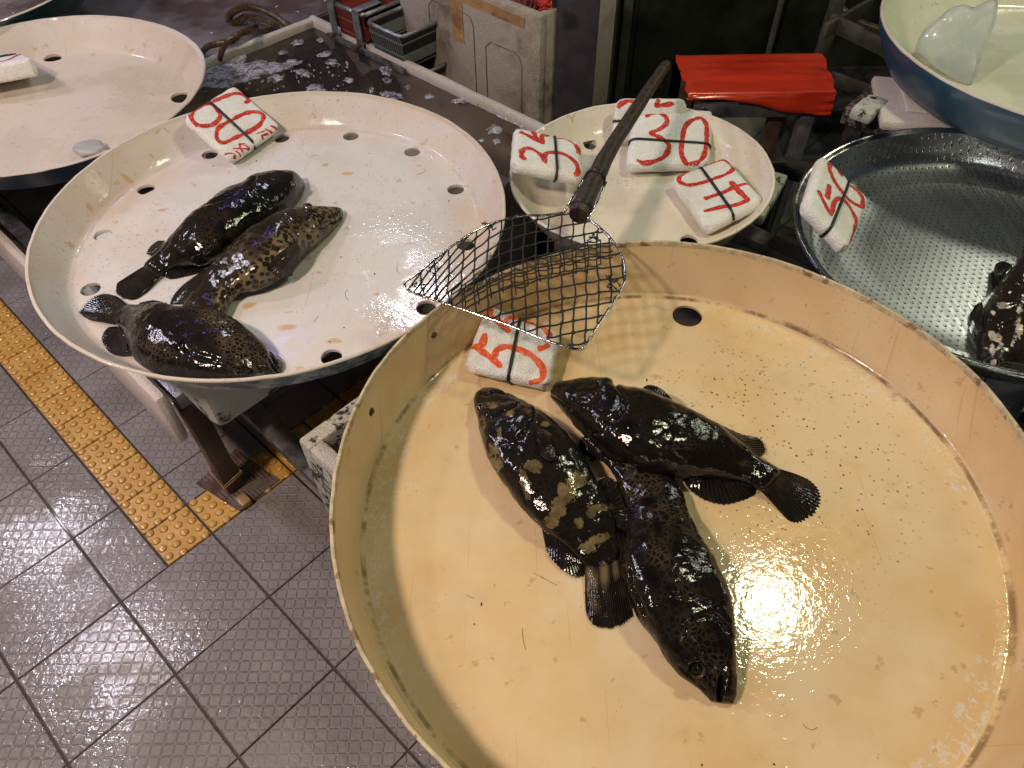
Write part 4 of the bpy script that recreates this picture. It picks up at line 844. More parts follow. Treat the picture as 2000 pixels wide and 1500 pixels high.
fish('black grouper at the back of the big tray, tail fanned to the right', ZB, [((1075, 764), (1076, 776)), ((1082, 753), (1084, 785)), ((1092, 747), (1094, 796)), ((1135, 741), (1118, 824)), ((1180, 742), (1146, 855)), ((1212, 754), (1176, 884)), ((1260, 766), (1218, 908)), ((1318, 789), (1270, 925)), ((1360, 807), (1325, 931)), ((1405, 832), (1380, 933)), ((1440, 860), (1424, 937)), ((1480, 891), (1458, 944)), ((1519, 915), (1484, 958))], .74, .6, fD, fin_d,
     grooves=[(c4((470, 85), (515, 150), (530, 240), (490, 310), (410, 340)), .005, 4), (c4((370, 95), (345, 160), (310, 215), (230, 215), (205, 185), (240, 150), (310, 150)), .0022, 3), (c4((45, 170), (110, 215), (180, 265)), .0045, 3), (c4((570, 385), (780, 500), (910, 600)), .0025, 4), (c4((430, 340), (400, 420), (300, 420)), .002, 4)],
     steps=[(c4((470, 85), (515, 150), (530, 240), (490, 310), (410, 340)), .003, 20, 1)], dark=[(1228, 832, 20, 12), (1300, 838, 20, 9, 20), (1305, 866, 8, 6)], patch=[(1330, 868, 50, 10, 8, .9), (1455, 905, 12, 8, 0, 1)], lift=.004,
     fins=[('tail_fin', [(1521, 915), (1505, 935), (1487, 959)], [(1556, 926), (1582, 938), (1601, 958), (1604, 981), (1594, 1003), (1570, 1020), (1546, 1020), (1527, 1003), (1508, 981)], .016, -.001, 21), ('dorsal_fin', [(1405, 833), (1445, 866), (1480, 889)], [(1411, 831), (1450, 848), (1480, 854), (1493, 868), (1494, 883), (1482, 888)], .02, .004, 13),
           ('anal_fin', [(1338, 928), (1400, 934), (1466, 945)], [(1335, 940), (1349, 958), (1379, 978), (1414, 986), (1450, 978), (1474, 967), (1478, 953)], .016, -.001, 17), ('pectoral_fin', [(1250, 766), (1272, 783), (1312, 800)], [(1253, 759), (1267, 751), (1288, 756), (1303, 768), (1318, 786)], .055, .045, 12), ('pectoral_fin', [(1240, 788), (1247, 795), (1256, 803)], [(1288, 786), (1312, 797), (1315, 803), (1300, 812)], .06, .06, 11, True),
           ('pelvic_fin', [(1150, 852), (1172, 872), (1195, 888)], [(1140, 858), (1150, 885), (1185, 906), (1215, 915)], .02, .012, 11)],
     eyes=[(1122, 776, .0085)], lumps=[(1138, 772, 14, 10, .004)])
fish('dark grouper with white blotches in the steel colander, cropped by the frame', Z5 + .003, [((1935, 723), (2005, 731)), ((1922, 712), (2022, 722)), ((1914, 688), (2040, 700)), ((1918, 645), (2052, 655)), ((1921, 609), (2058, 615)), ((1933, 575), (2058, 575)), ((1950, 545), (2056, 530)), ((1976, 520), (2050, 480)), ((2000, 490), (2046, 430)), ((2010, 450), (2040, 390)), ((2014, 420), (2036, 370))], .70, .5, fG, fin_d,
     grooves=[(c8((580, 900), (650, 800), (780, 760), (900, 760)), .005, 4), (c8((560, 760), (620, 640), (800, 620)), .004, 4), (c8((620, 470), (760, 440), (900, 460)), .003, 4), (c8((500, 1060), (640, 1020), (660, 1160)), .004, 3), (c8((620, 540), (760, 520), (900, 560)), .004, 5)],
     spot=[(1942, 656, 14, 10, 20), (1963, 596, 16, 5, 12), (1938, 684, 5, 13), (1940, 709, 6, 8), (1939, 609, 5, 4), (1990, 640, 8, 20), (1955, 672, 5, 4), (1982, 660, 6, 16, 20, .8), (1990, 604, 5, 10), (1925, 680, 5, 3)],
     fins=[('pectoral_fin', [(1949, 546), (1962, 534), (1978, 522)], [(1942, 537), (1943, 518), (1958, 509), (1977, 517)], .03, .012, 11), ('pelvic_fin', [(1921, 600), (1918, 620), (1919, 645)], [(1917, 588), (1903, 598), (1899, 613), (1903, 632), (1914, 649)], .03, .006, 11)],
     eyes=[(1941, 708, .009)])

# hairs, flecks and scale scraps lying on the wet trays
def scraps():
    mb = MB(); rnd = random.Random(5)
    def hair(c, z, L, bend):
        a = rnd.uniform(0, 6.28); pts = []; x, y = c
        for k in range(8):
            pts.append(Vector((x, y, z + .0006))); x += math.cos(a) * L / 8; y += math.sin(a) * L / 8; a += bend * rnd.uniform(.2, 1)
        mb.tube(pts, .00024, 4)
    for q in range(18):
        a, r = rnd.uniform(0, 6.28), .42 * math.sqrt(rnd.random()); hair((C2.x + r * math.cos(a), C2.y + r * math.sin(a)), Z2, rnd.uniform(.012, .05), rnd.uniform(-.5, .5))
    for q in range(5):
        a, r = rnd.uniform(0, 6.28), .47 * math.sqrt(rnd.random()); dx, dy = r * math.cos(a), r * math.sin(a); hair((CB.x + dx, CB.y + dy), ZB + .012 * dx - .003 * dy, rnd.uniform(.010, .05), rnd.uniform(-.5, .5))
    for q in range(22):
        big = q % 2; c_, z_ = (CB, ZB) if big else (C2, Z2); a, r = rnd.uniform(0, 6.28), .42 * math.sqrt(rnd.random()); dx, dy = r * math.cos(a), r * math.sin(a)
        z = z_ + (.012 * dx - .003 * dy if big else 0); p = Vector((c_.x + dx, c_.y + dy, z + .0007)); t = Vector((math.cos(a * 3), math.sin(a * 3), 0)); mb.tube([p, p + t * rnd.uniform(.002, .006)], rnd.uniform(.0006, .0013), 5)
    tag(mb.build('debris', M['rubber'], sharp=None), kind='stuff')
scraps()
# ------------------------------------------------------------------ water tank behind the white tray
def vplane(px, py, P, n): return on(px, py, P, n)
ZT = .56
K0 = at(612, 32, ZT)
def tank():
    LA, LB = 1.18, .70; o = K0; th = .022
    P = lambda a, b, z: o + A3 * a - B3 * b + Vector((0, 0, z - ZT))
    root = empty('water_tank', P(LA / 2, LB / 2, .26), 'pale rectangular tank of murky water and live fish behind the white tray', 'tank')
    mb = MB()
    def wall(a0, b0, a1, b1):
        p, q = P(a0, b0, 0), P(a1, b1, 0); n = 24; rows = []
        t = (q - p).normalized(); s_ = Vector((-t.y, t.x, 0))
        prof = [(-th / 2, .26), (-th / 2 - .004, ZT - .02), (-th / 2 - .002, ZT - .006), (-th * .3, ZT), (th * .3, ZT), (th / 2 + .002, ZT - .006), (th / 2, ZT - .02), (th / 2, .26)]
        V = []
        for i in range(n + 1):
            c = p.lerp(q, i / n); w = .0035 * ns(c, 9, 1); hz = .003 * ns(c, 12, 3)
            V += [Vector((c.x, c.y, 0)) + s_ * (x + w) + Vector((0, 0, z + (hz if z > .5 else 0))) for x, z in prof]
        m = len(prof); mb.add(V, [(i * m + j, i * m + j + 1, (i + 1) * m + j + 1, (i + 1) * m + j) for i in range(n) for j in range(m - 1)] + [tuple(range(m))[::-1], tuple(n * m + j for j in range(m))])
    wall(-th / 2, 0, LA + th / 2, 0); wall(0, th / 2, 0, LB - th / 2); wall(LA, th / 2, LA, LB - th / 2); wall(-th / 2, LB, LA + th / 2, LB)
    mb.build('wall', M['foam_tank'], root, sharp=60)
    b = MB(); b.add([P(.012, .012, .275), P(LA - .012, .012, .275), P(LA - .012, LB - .012, .275), P(.012, LB - .012, .275)], [(3, 2, 1, 0)]); b.V = [v + Vector((0, 0, .06)) for v in b.V]; b.build('bottom', M['tank_floor'], root)
    zw = ZT - .028
    w = MB(); n = 2; w.add([P(.012, .012, zw), P(LA - .012, .012, zw), P(LA - .012, LB - .012, zw), P(.012, LB - .012, zw)], [(3, 2, 1, 0)])
    tag(w.build('tank_water', M['water'], smooth=False), kind='structure')
    # foam floating on the water
    f = MB()
    def blob(x, y, rx, ry, ang=0, n=30, sd=0):
        c = at(x, y, zw + .002); a = R(ang); V = [c + Vector((0, 0, .005))]; rings = ((.5, .0045), (.8, .0035), (1, 0))
        for k_, h in rings:
            for q in range(n):
                t = 2 * math.pi * q / n; r = k_ * (1 + .45 * ns((math.cos(t) * 1.2, math.sin(t) * 1.2, x), 1.6, sd)); u, v = rx * r * math.cos(t), ry * r * math.sin(t)
                p = at(x + u * math.cos(a) - v * math.sin(a), y + u * math.sin(a) + v * math.cos(a), zw + .002 + h); V.append(p)
        F = [(0, 1 + q, 1 + (q + 1) % n) for q in range(n)] + [(1 + r_ * n + q, 1 + (r_ + 1) * n + q, 1 + (r_ + 1) * n + (q + 1) % n, 1 + r_ * n + (q + 1) % n) for r_ in range(2) for q in range(n)]
        f.add(V, F)
    for q in ((405, 150, 40, 20, -30), (470, 150, 40, 12, -6), (425, 165, 30, 8, 0), (560, 128, 30, 8, -14), (455, 115, 34, 16, -32), (432, 140, 36, 18, -12), (500, 130, 44, 12, -8), (530, 135, 26, 11, -15), (582, 83, 13, 6, -15), (553, 103, 10, 4, -5), (570, 119, 11, 4, -8), (626, 79, 7, 5), (634, 106, 13, 6, -14), (648, 121, 12, 6, -10), (593, 142, 17, 7, 14), (540, 153, 16, 8, -12), (617, 173, 18, 8), (681, 157, 10, 6), (757, 157, 10, 6), (755, 138, 13, 9, 20), (763, 186, 22, 8, 12), (796, 171, 7, 5), (838, 189, 11, 5), (899, 197, 14, 6), (965, 254, 15, 9), (806, 131, 16, 6, 8), (832, 140, 20, 6, 24), (870, 158, 26, 8, 28), (905, 178, 30, 9, 30), (945, 203, 34, 10, 28), (985, 222, 26, 10, 20), (1025, 240, 34, 12, 26), (672, 73, 12, 6, 20), (690, 84, 14, 5, 22), (720, 92, 14, 4, 26), (650, 148, 4, 3), (940, 275, 6, 4), (970, 277, 8, 6)): blob(*q, sd=q[0])
    for q in range(60): blob(random.uniform(400, 700), random.uniform(120, 180), random.uniform(1.5, 4), random.uniform(1, 2.5), 0, 10, q)
    tag(f.build('foam', M['bub'], sharp=60), kind='stuff')
M['tank_floor'] = simple('pale tank floor', (.86, .78, .70), .5, 0, .2, 6, .001, (.35, .27, .2), 5)
M['foam_tank'] = foam_mat('grimy pale tank', (.50, .46, .42), (.16, .13, .11), (.62, .80), 6, (.45, .37, .26), .7)
tank()
zf_ = .425
for lab, st in (('dark live grouper in the far corner of the tank', [((590, 52), (622, 56)), ((575, 80), (648, 84)), ((572, 110), (655, 115)), ((580, 140), (650, 146)), ((600, 168), (640, 172)), ((612, 185), (632, 186))]),
                ('dark live grouper beside the foam in the middle of the tank', [((640, 100), (672, 98)), ((628, 120), (690, 112)), ((620, 145), (692, 140)), ((618, 175), (680, 180)), ((622, 200), (668, 205)), ((630, 225), (660, 228))]),
                ('spotted live grouper in the tank above the rim of the white tray', [((782, 140), (790, 158)), ((740, 135), (788, 185)), ((705, 150), (772, 205)), ((675, 172), (745, 222)), ((655, 195), (705, 228)), ((640, 212), (668, 232))]),
                ('dark live grouper sideways at the left end of the tank', [((520, 108), (530, 120)), ((545, 108), (552, 152)), ((585, 118), (575, 185)), ((500, 190), (520, 215))][:3] + [((610, 130), (600, 190)), ((640, 150), (625, 190))])):
    fish(lab, zf_, st, .75, .5, fC if 'spotted' in lab else fD, fin_d, name='live_grouper', group='live groupers in the tank', patch=[(700, 190, 70, 40, 0, .9), (600, 80, 30, 30, 0, .7)], MS=60, KR=32)
# grey water basin beyond, with its hoses
def basin():
    o = K0 - B3 * .02 - A3 * .03; P = lambda a, b, z: Vector((o.x, o.y, 0)) + A3 * a + B3 * b + Vector((0, 0, z))
    root = empty('water_basin', P(-.8, .2, .25), 'wide grey basin of rippling water behind the tank and teal tray', 'basin')
    mb = MB()
    for a0, b0, a1, b1 in ((-2.6, -1.2, -2.6, 1.6), (.0, .0, .0, 1.6), (-2.6, 1.6, .0, 1.6), (-2.6, -1.2, 0, -1.2), (0, -1.2, 0, -.0)):
        if (a0, b0) == (0, -1.2): continue
        mb.bar(P(a0, b0, .40), P(a1, b1, .40), .02, .28, .004)
    mb.build('wall', M['darksteel'], root)
    w = MB(); nx = 40; V = []
    w.add([P(-2.59, -1.19, .50), P(-.02, -1.19, .50), P(-.02, 1.59, .50), P(-2.59, 1.59, .50)], [(0, 1, 2, 3)])
    tag(w.build('basin_water', M['water_far'], smooth=False), kind='structure')
basin()
def hose(label, pts, r, m='hose', name='hose', cat='hose', grp=None):
    mb = MB(); mb.tube([Vector(p) for p in crom([tuple(p) for p in pts], 60)], r, 10); return tag(mb.build(name, M[m], sharp=None), label, cat, grp)
hose('brown rubber hose arching over the left rim of the tank', [at(392, 108, .50), at(405, 92, .565), at(432, 84, .59), at(455, 80, .585), at(470, 66, .56), at(500, 52, .50)], .0100, grp='brown hoses')
hose('brown rubber hose dipping into the foam at the left of the tank', [at(428, 134, .50), at(430, 112, .555), at(440, 88, .60), at(462, 68, .625), at(490, 62, .60), at(520, 60, .54), at(540, 50, .50)], .0090, grp='brown hoses')
hose('brown rubber hose looping in the water behind the tank', [at(447, 42, .50), at(452, 26, .535), at(478, 14, .57), at(508, 18, .58), at(538, 32, .57), at(562, 50, .55), at(580, 62, .50)], .0120, grp='brown hoses')
mb = MB()
for q in range(9): mb.tube([at(450 + q * 1.5, 44 + (q % 3) * 3, .502), at(475 + q, 28 + q * 1.2, .53), at(508, 32 + q * 1.6, .54), at(545, 48 + q, .53)], .003, 6)
tag(mb.build('cable_bundle', M['hose'], sharp=None), 'bundle of thin brown air lines under the looped hose', 'air lines')
# ------------------------------------------------------------------ baskets clamped on the tank
def basket(label, o, la, lb, z0, z1, mat, flare=.012):
    root = empty('plastic_basket', o + A3 * la / 2 + B3 * lb / 2 + Vector((0, 0, z0)), label, 'basket', 'plastic baskets behind the tank')
    P = lambda a, b, z: o + A3 * a + B3 * b + Vector((0, 0, z)); th = .004; mb = MB()
    for out in (0, 1):
        e = -th * out; f = flare
        lo = [P(f - e * 0 + th * out, f + th * out, z0), P(la - f - th * out, f + th * out, z0), P(la - f - th * out, lb - f - th * out, z0), P(f + th * out, lb - f - th * out, z0)]
        hi = [P(th * out, th * out, z1), P(la - th * out, th * out, z1), P(la - th * out, lb - th * out, z1), P(th * out, lb - th * out, z1)]
        fs = [(k, (k + 1) % 4, (k + 1) % 4 + 4, k + 4) for k in range(4)] + [(3, 2, 1, 0)]
        mb.add(lo + hi, fs if not out else [f_[::-1] for f_ in fs])
    mb.build('basket_body', mat, root, smooth=False)
    r = MB(); c = [P(0, 0, z1), P(la, 0, z1), P(la, lb, z1), P(0, lb, z1)]; pts = []
    for k in range(4):
        a, b = c[k], c[(k + 1) % 4]; pts += [a.lerp(b, .06), a.lerp(b, .5), a.lerp(b, .94)]
    r.tube(pts, .007, 8, closed=True); r.build('rim', M['steel'], root, sharp=None)
bk = at(668, 74, .56) + B3 * .02; bk.z = 0
basket('red lattice basket in the metal frame behind the tank', bk + A3 * -.05, .16, .2, .53, .655, M['basket_red'])
basket('grey and red lattice basket ending in front of the dirty foam box', bk + A3 * .125, .165, .2, .53, .640, M['basket_grey'])
basket('lower dark lattice basket under the grey one', bk + A3 * .14 + B3 * .01, .18, .2, .40, .515, M['basket_red'])
def bracket():
    root = empty('basket_frame', bk + Vector((0, 0, .5)), 'metal strap frame with bolts holding the lattice baskets', 'frame'); mb = MB()
    for a in (-.045, .085):
        p = bk + A3 * a - B3 * .012; mb.bar(p + Vector((0, 0, .50)), p + Vector((0, 0, .67)), .032, .004, .001, up=B3)
        mb.bar(p + Vector((0, 0, .668)), p + B3 * .1 + Vector((0, 0, .668)), .032, .004, .001)
    mb.bar(bk - A3 * .07 - B3 * .016 + Vector((0, 0, .545)), bk + A3 * .30 - B3 * .016 + Vector((0, 0, .545)), .006, .022, .001); mb.build('strap', M['steel'], root)
    for a in (-.045, .085):
        p = bk + A3 * a - B3 * .02 + Vector((0, 0, .56)); b = MB(); b.tube([p, p - B3 * .016], .008, 8); b.tube([p - B3 * .016, p - B3 * .020], .011, 6); b.build('bolt', M['rust'], root)
bracket()
# ------------------------------------------------------------------ dirty foam box with tape and net sack
M['rib'] = simple('moulded rib grime', (.13, .10, .075), .6, 0, .5, 20)
def foam_box():
    zt = .78; cr_ = at(1056, 33, zt); L = .62; Wd = .36; z0 = .30; th = .035
    root = empty('foam_box', Vector((cr_.x, cr_.y, z0)) - A3 * L / 2 + B3 * Wd / 2, 'tall dirty foam box with tan tape and recessed panels', 'foam box')
    P = lambda a, b, z: Vector((cr_.x, cr_.y, 0)) - A3 * a + B3 * b + Vector((0, 0, z)); mb = MB()
    q = [(0, 0), (L, 0), (L, Wd), (0, Wd)]
    for k in range(4):
        a, b = q[k], q[(k + 1) % 4]; mx = ((a[0] + b[0]) / 2, (a[1] + b[1]) / 2); ins = (th / 2 if k in (1,) else -th / 2 if k == 3 else 0)
        if k in (0, 2): 
            c = P(L / 2, (0 if k == 0 else Wd) + (th / 2 if k == 0 else -th / 2), 0); mb.box(c, A3, B3, L / 2, th / 2, z0, zt, .012)
        else:
            c = P((L if k == 1 else 0) + (-th / 2 if k == 1 else th / 2), Wd / 2, 0); mb.box(c, A3, B3, th / 2 - .001, Wd / 2 - .004, z0 + .002, zt - .002, .010)
    # recessed panel outlines as raised ribs, and a moulded corner grip
    mb.build('box_wall', M['foam_brown'], root)
    r = MB()
    for a0, a1, zb, zt_ in ((.07, .22, z0, zt - .13), (.27, .47, z0, zt - .075)):
        path = [P(a0, -.001, zb), P(a0, -.001, zt_ - .03), P(a0 + .012, -.001, zt_ - .006), P(a0 + .035, -.001, zt_), P(a1 - .02, -.001, zt_), P(a1, -.001, zt_ - .02), P(a1, -.001, zb)]
        r.tube(path, .0016, 6)
    r.build('panel_edge', M['rib'], root, sharp=None)
    t = MB(); t.bar(P(.34, -.0015, zt - .002), P(.34, -.0015, zt - .17), .050, .001, 0, up=B3); t.bar(P(.06, -.0022, zt - .035), P(.34, -.0022, zt - .028), .001, .030, 0, up=Vector((0, 0, 1))); t.build('tape', M['tape'], root, smooth=False)
    s_ = MB(); c = P(.22, Wd / 2, zt - .075); s_.ball(c, .17, .12, .085, 14)
    for i, v in enumerate(s_.V): s_.V[i] = v + Vector((ns(v, 14, 1), ns(v, 14, 2), ns(v, 14, 3))) * .03
    tag(s_.build('net_sack', M['netbag'], sharp=None), 'wet red net sack lying in the dirty foam box', 'net sack')
foam_box()
# ------------------------------------------------------------------ column, post, cabinet
def back():
    p = MB(); c = at(1069, 226, .45); p.box(c + Vector((0, .02, 0)), Vector((1, 0, 0)), Vector((0, 1, 0)), .029, .02, 0, 1.5, .004); tag(p.build('post', M['black']), 'black painted post between the foam box and the grey column', 'post')
    s_ = MB(); c2 = at(1062, 4, .84)
    for q in range(14): s_.tube([c2 + Vector((random.uniform(-.018, .022), random.uniform(-.02, .01) - .01, random.uniform(-.018, .022))) for _ in range(4)], .0022, 5)
    tag(s_.build('red_string', M['ink_red_s'], sharp=None), 'frayed red plastic string tied on the black post', 'string')
    p = MB(); c = at(1118, 236, .45); p.box(c + Vector((0, .06, 0)), Vector((1, 0, 0)), Vector((0, 1, 0)), .060, .055, 0, 1.5, .006); tag(p.build('column', M['column']), 'violet grey square column beside the dark cabinet', 'column')
    root = empty('cabinet', Vector((1.05, 3.15, 0)), 'large dark olive cabinet behind the red bag', 'cabinet')
    b = MB(); b.box((1.11, 3.20), Vector((1, 0, 0)), Vector((0, 1, 0)), .74, .22, .03, 1.75, .006); b.build('body', M['cabinet'], root)
    e = MB(); e.box((.40, 2.955), Vector((1, 0, 0)), Vector((0, 1, 0)), .035, .02, .0, 1.75, .004); e.box((.475, 2.965), Vector((1, 0, 0)), Vector((0, 1, 0)), .018, .012, .0, 1.75, .003); e.build('edge_frame', M['edge'], root)
    d = MB(); d.box((.78, 2.972), Vector((1, 0, 0)), Vector((0, 1, 0)), .26, .008, .10, 1.6, .003); d.box((1.36, 2.972), Vector((1, 0, 0)), Vector((0, 1, 0)), .26, .008, .10, 1.6, .003); d.build('door', M['cabinet'], root)
    hose('thin grey pipe running down the front of the dark cabinet', [Vector((1.075, 2.955, 1.7)), Vector((1.07, 2.95, 1.0)), Vector((1.065, 2.95, .5)), Vector((1.07, 2.955, .05))], .012, 'edge', 'pipe', 'pipe')
M['ink_red_s'] = simple('red string', (.55, .03, .02), .4)
back()
def back_wall():
    b = MB(); b.box((0, 4.6), Vector((1, 0, 0)), Vector((0, 1, 0)), 7, .06, 0, 3.2, .0); tag(b.build('back_wall', M['edge']), 'dim weathered wall at the back of the stall', 'wall')
back_wall()
# ------------------------------------------------------------------ red bag over a folding stand
def red_stand():
    zt = .60; q = [at(1318, 93, zt), at(1620, 96, zt), at(1612, 200, zt - .012), at(1336, 178, zt)]
    x0, x1 = .545, .935; y0, y1 = 1.99, 2.20
    root = empty('metal_stand', Vector(((x0 + x1) / 2, (y0 + y1) / 2, 0)), 'grey metal stand with brown legs carrying the red bag', 'stand')
    f = MB()
    f.bar((x0, y0 + .01, zt - .055), (x1 - .03, y0 + .01, zt - .055), .012, .050, .002); f.build('top_frame', M['steel'], root); f = MB(); f.bar((x0, y1, zt - .055), (x1 - .03, y1, zt - .055), .012, .050, .002); f.build('top_frame', M['steel'], root)
    for p, m in (((x1 - .045, y0 + .02), 'steel'), ((x1 - .125, y0 + .05), 'rust'), ((x0 + .02, y1 - .01), 'rust'), ((x1 - .05, y1 - .01), 'steel')):
        l = MB(); l.box(p, Vector((1, 0, 0)), Vector((0, 1, 0)), .021, .016, .004, zt - .03, .003); l.build('leg', M[m], root)
    b = MB(); p = Vector((x0 + .03, y0 + .003, zt - .052)); b.tube([p, p - Vector((0, .006, 0))], .009, 12); b.build('rivet', M['steelrim'], root)
    # the bag: a thin sheet folded over the stand, open at both ends
    prof = []
    yb, yf = y1 + .02, y0 - .012
    for s_ in range(0, 13): prof.append((yb, zt - .19 + .19 * s_ / 12))
    for s_ in range(1, 25): prof.append((yb + (yf - yb) * s_ / 24, zt + .006))
    for s_ in range(1, 15): prof.append((yf - .006 * math.sin(s_ / 14 * 2), zt + .004 - .012 * s_ / 14))
    nx = 60; V = []; n = len(prof); X0, X1 = x0 - .03, x1 + .035
    for k in range(nx + 1):
        f_ = k / nx; x = X0 + (X1 - X0) * f_; edge = sst(.87, 1, f_) + sst(.07, 0, f_)
        for j, (y, z) in enumerate(prof):
            t = j / (n - 1); fold = 0
            for c_, w_, h_ in ((.37, .012, .006), (.53, .013, .008), (.56, .01, -.004)): fold += h_ * math.exp(-((t - c_ - .01 * math.sin(f_ * 3)) / w_) ** 2) * sst(.1, .25, f_) * sst(.97, .8, f_)
            wr = .003 * ns((x * 2.2, j * .05, 0), 2.5, 1) + .0008 * ns((x * 8, j * .15, 0), 2, 4) + edge * .007 * ns((x * 9, j * .22, 0), 2.2, 5)
            low = sst(.72, 1, t); dz = -low * .050 * sst(.05, .9, f_) - low * .010 * ns((x * 9, 0, 0), 1, 3)
            xm = .745; x_ = xm + (x - xm) * (1 - .13 * min(1, (yb - y) / (yb - yf)) if f_ > .5 else 1)
            V.append(Vector((x_ + edge * .010 * ns((j * .22, x, 0), 1, 7), y - (wr if t > .72 else 0), z + fold + (wr if t <= .72 else 0) * 1.0 + dz)))
    nb = len(V); V += [v - Vector((0, .0006 if False else 0, .0012)) for v in V]
    F = [(k * n + j, k * n + j + 1, (k + 1) * n + j + 1, (k + 1) * n + j) for k in range(nx) for j in range(n - 1)]; F += [tuple(i + nb for i in f[::-1]) for f in F]
    o = mk('plastic_bag', V, F, M['bag'], sharp=None); tag(o, 'shiny red plastic bag stretched over the metal stand', 'plastic bag')
red_stand()
# ------------------------------------------------------------------ counter under the blue tub
def counter():
    ex = Vector((.86, .51, 0)).normalized(); 
    zt = .60; a = at(1650, 208, zt); b = at(1748, 126, zt); ex = (b - a).normalized(); ey = Vector((ex.y, -ex.x, 0)); L, Wd = .85, .9
    c = a + ex * L / 2 + ey * Wd / 2
    root = empty('counter', Vector((c.x, c.y, 0)), 'grimy speckled counter under the blue tub', 'counter')
    m = MB(); m.box(c, ex, ey, L / 2, Wd / 2, zt - .05, zt, .004); m.build('top', M['speck'], root)
    for sx, sy in ((-1, -1), (1, -1), (-1, 1), (1, 1)):
        l = MB(); l.box(c + ex * sx * (L / 2 - .04) + ey * sy * (Wd / 2 - .04), ex, ey, .025, .025, 0, zt - .052, .003); l.build('leg', M['darksteel'], root)
    # foam lid on the counter, with a stepped rim
    p = at(1724, 236, zt + .03); lid = MB(); u = (at(1865, 250, zt + .03) - p).normalized(); v = Vector((-u.y, u.x, 0)); lc = p + u * .19 + v * .13
    lid.box(lc, u, v, .19, .13, zt + .001, zt + .030, .010); lid.box(lc + v * .01 + u * .01, u, v, .135, .085, zt + .029, zt + .040, .006)
    rt = tag(lid.build('foam_board', M['foam_pink']), 'cracked pinkish foam lid under the blue tub', 'foam board')
    q = MB(); p2 = at(1680, 228, zt + .015); q.box(p2 + ex * .05, ex, ey, .055, .03, zt + .001, zt + .034, .008); tag(q.build('dirty_block', M['foam_dirty']), 'small mould stained white block beside the foam lid', 'foam block')
    # feet that carry the tub above the lid
    s_ = MB(); s_.box(Vector((C6.x, C6.y, 0)) + ex * .08, ex, ey, .16, .2, zt + .001, .6572, .004); s_.build('riser', M['foam_pink'], root)
def speck():
    g = G('speckled grime'); c = g.mix(g.ramp(g.noise(70, 6, .8), .50, .58), (.018, .013, .010), (.20, .17, .15)); c = g.mix(g.ramp(g.noise(9, 4), .45, .6), c, (.028, .018, .013)); return g.fin(c, .4, g.bump(g.noise(80, 5), .002), None, .4)
M['speck'] = speck()
counter()
def rack_right():
    root = empty('shelf_rack', Vector((1.55, 2.6, 0)), 'dark metal shelf rack behind the red bag and blue tub', 'rack')
    p = at(1607, 95, .45); f = MB(); f.box(p, Vector((1, 0, 0)), Vector((0, 1, 0)), .02, .02, 0, 1.5, .003); f.build('post', M['edge'], root)
    for (a, b, z) in (((1622, 42), (1735, 96), .62), ((1622, 152), (1700, 180), .30), ((1610, 62), (1700, 10), .62)):
        m = MB(); m.bar(at(*a, z), at(*b, z), .016, .05, .003); m.build('rail', M['edge'], root)
    s_ = MB(); c = p + Vector((.45, .28, 0)); s_.box(c, Vector((1, 0, 0)), Vector((0, 1, 0)), .42, .24, .16, .19, .003); s_.build('shelf', M['darksteel'], root)
    hose('brown hose curving down behind the blue tub', [at(1620, -14, .56), at(1648, 22, .53), at(1685, 47, .49), at(1735, 61, .45), at(1800, 66, .38)], .014, 'hose', grp='brown hoses')
rack_right()
# ------------------------------------------------------------------ rack under the white tray
def rack_left():
    foot = at(440, 955, .012); L = 1.35
    root = empty('steel_rack', foot, 'rusty angle iron rack carrying the white tray', 'rack')
    P = lambda a, b, z: Vector((foot.x, foot.y, 0)) + A3 * a + B3 * b + Vector((0, 0, z)); zr = .365
    for nm, a, b in (('leg', .0, .022), ('leg', -1.25, .022), ('leg', 0, .86), ('leg', -1.25, .86)):
        l = MB(); l.box(P(a, b, 0), A3, B3, .022, .024, .008, zr, .003); l.build(nm, M['rust'], root)
    r = MB(); r.bar(P(.02, .022, zr + .022), P(-1.30, .022, zr + .022), .045, .045, .003); r.build('rail', M['steel_v'], root)
    r = MB(); r.bar(P(.02, .86, zr + .022), P(-1.30, .86, zr + .022), .045, .045, .003); r.build('rail', M['steel'], root)
    for a in (-.02, -.65, -1.27):
        r = MB(); r.bar(P(a, .046, zr + .022), P(a, .836, zr + .022), .035, .04, .003); r.build('crossbar', M['rust'], root)
    w = MB(); pb = P(0, .022, .05); pts = [pb + (A3 * (.027 * (1 if q in (0, 1) else -1)) + B3 * (.029 * (1 if q in (1, 2) else -1))) + Vector((0, 0, .01 * q)) for q in range(4)]
    w.tube(pts, .0022, 6, closed=True); w.tube([p + Vector((0, 0, .008)) for p in pts], .0018, 6, closed=True); w.build('wire_tie', M['tape'], root, sharp=None)
    # foot plate on the floor
    q = [at(382, 944, .006), at(460, 877, .006), at(546, 936, .006), at(467, 998, .006)]; m = MB(); m.add([p for p in q] + [p - Vector((0, 0, .0045)) for p in q], [(0, 1, 2, 3)] + [(k, k + 4, (k + 1) % 4 + 4, (k + 1) % 4) for k in range(4)])
    o = tag(m.build('floor_plate', M['plate'], smooth=False), 'wet brown chequered plate under the rack leg', 'plate')
    m = MB(); c = at(476, 978, .016); m.box(c, A3, B3, .018, .014, .0065, .026, .003); tag(m.build('wood_wedge', M['tape']), 'small wooden wedge beside the rack leg', 'wedge')
def plate():
    g = G('ribbed plate'); x, y, z = g.sep(); w = g.math('ABSOLUTE', g.math('FRACT', (x * .97 + g.math('PINGPONG', y, .03) * 1.1) * 65) - .5); c = g.mix(g.ramp(g.noise(14, 4), .35, .65), (.10, .055, .032), (.19, .15, .14)); b = g.bump(g.ramp(w, .15, .35), .0035)
    return g.fin(c, .25, b, None, .8, .08, coat_n=b)
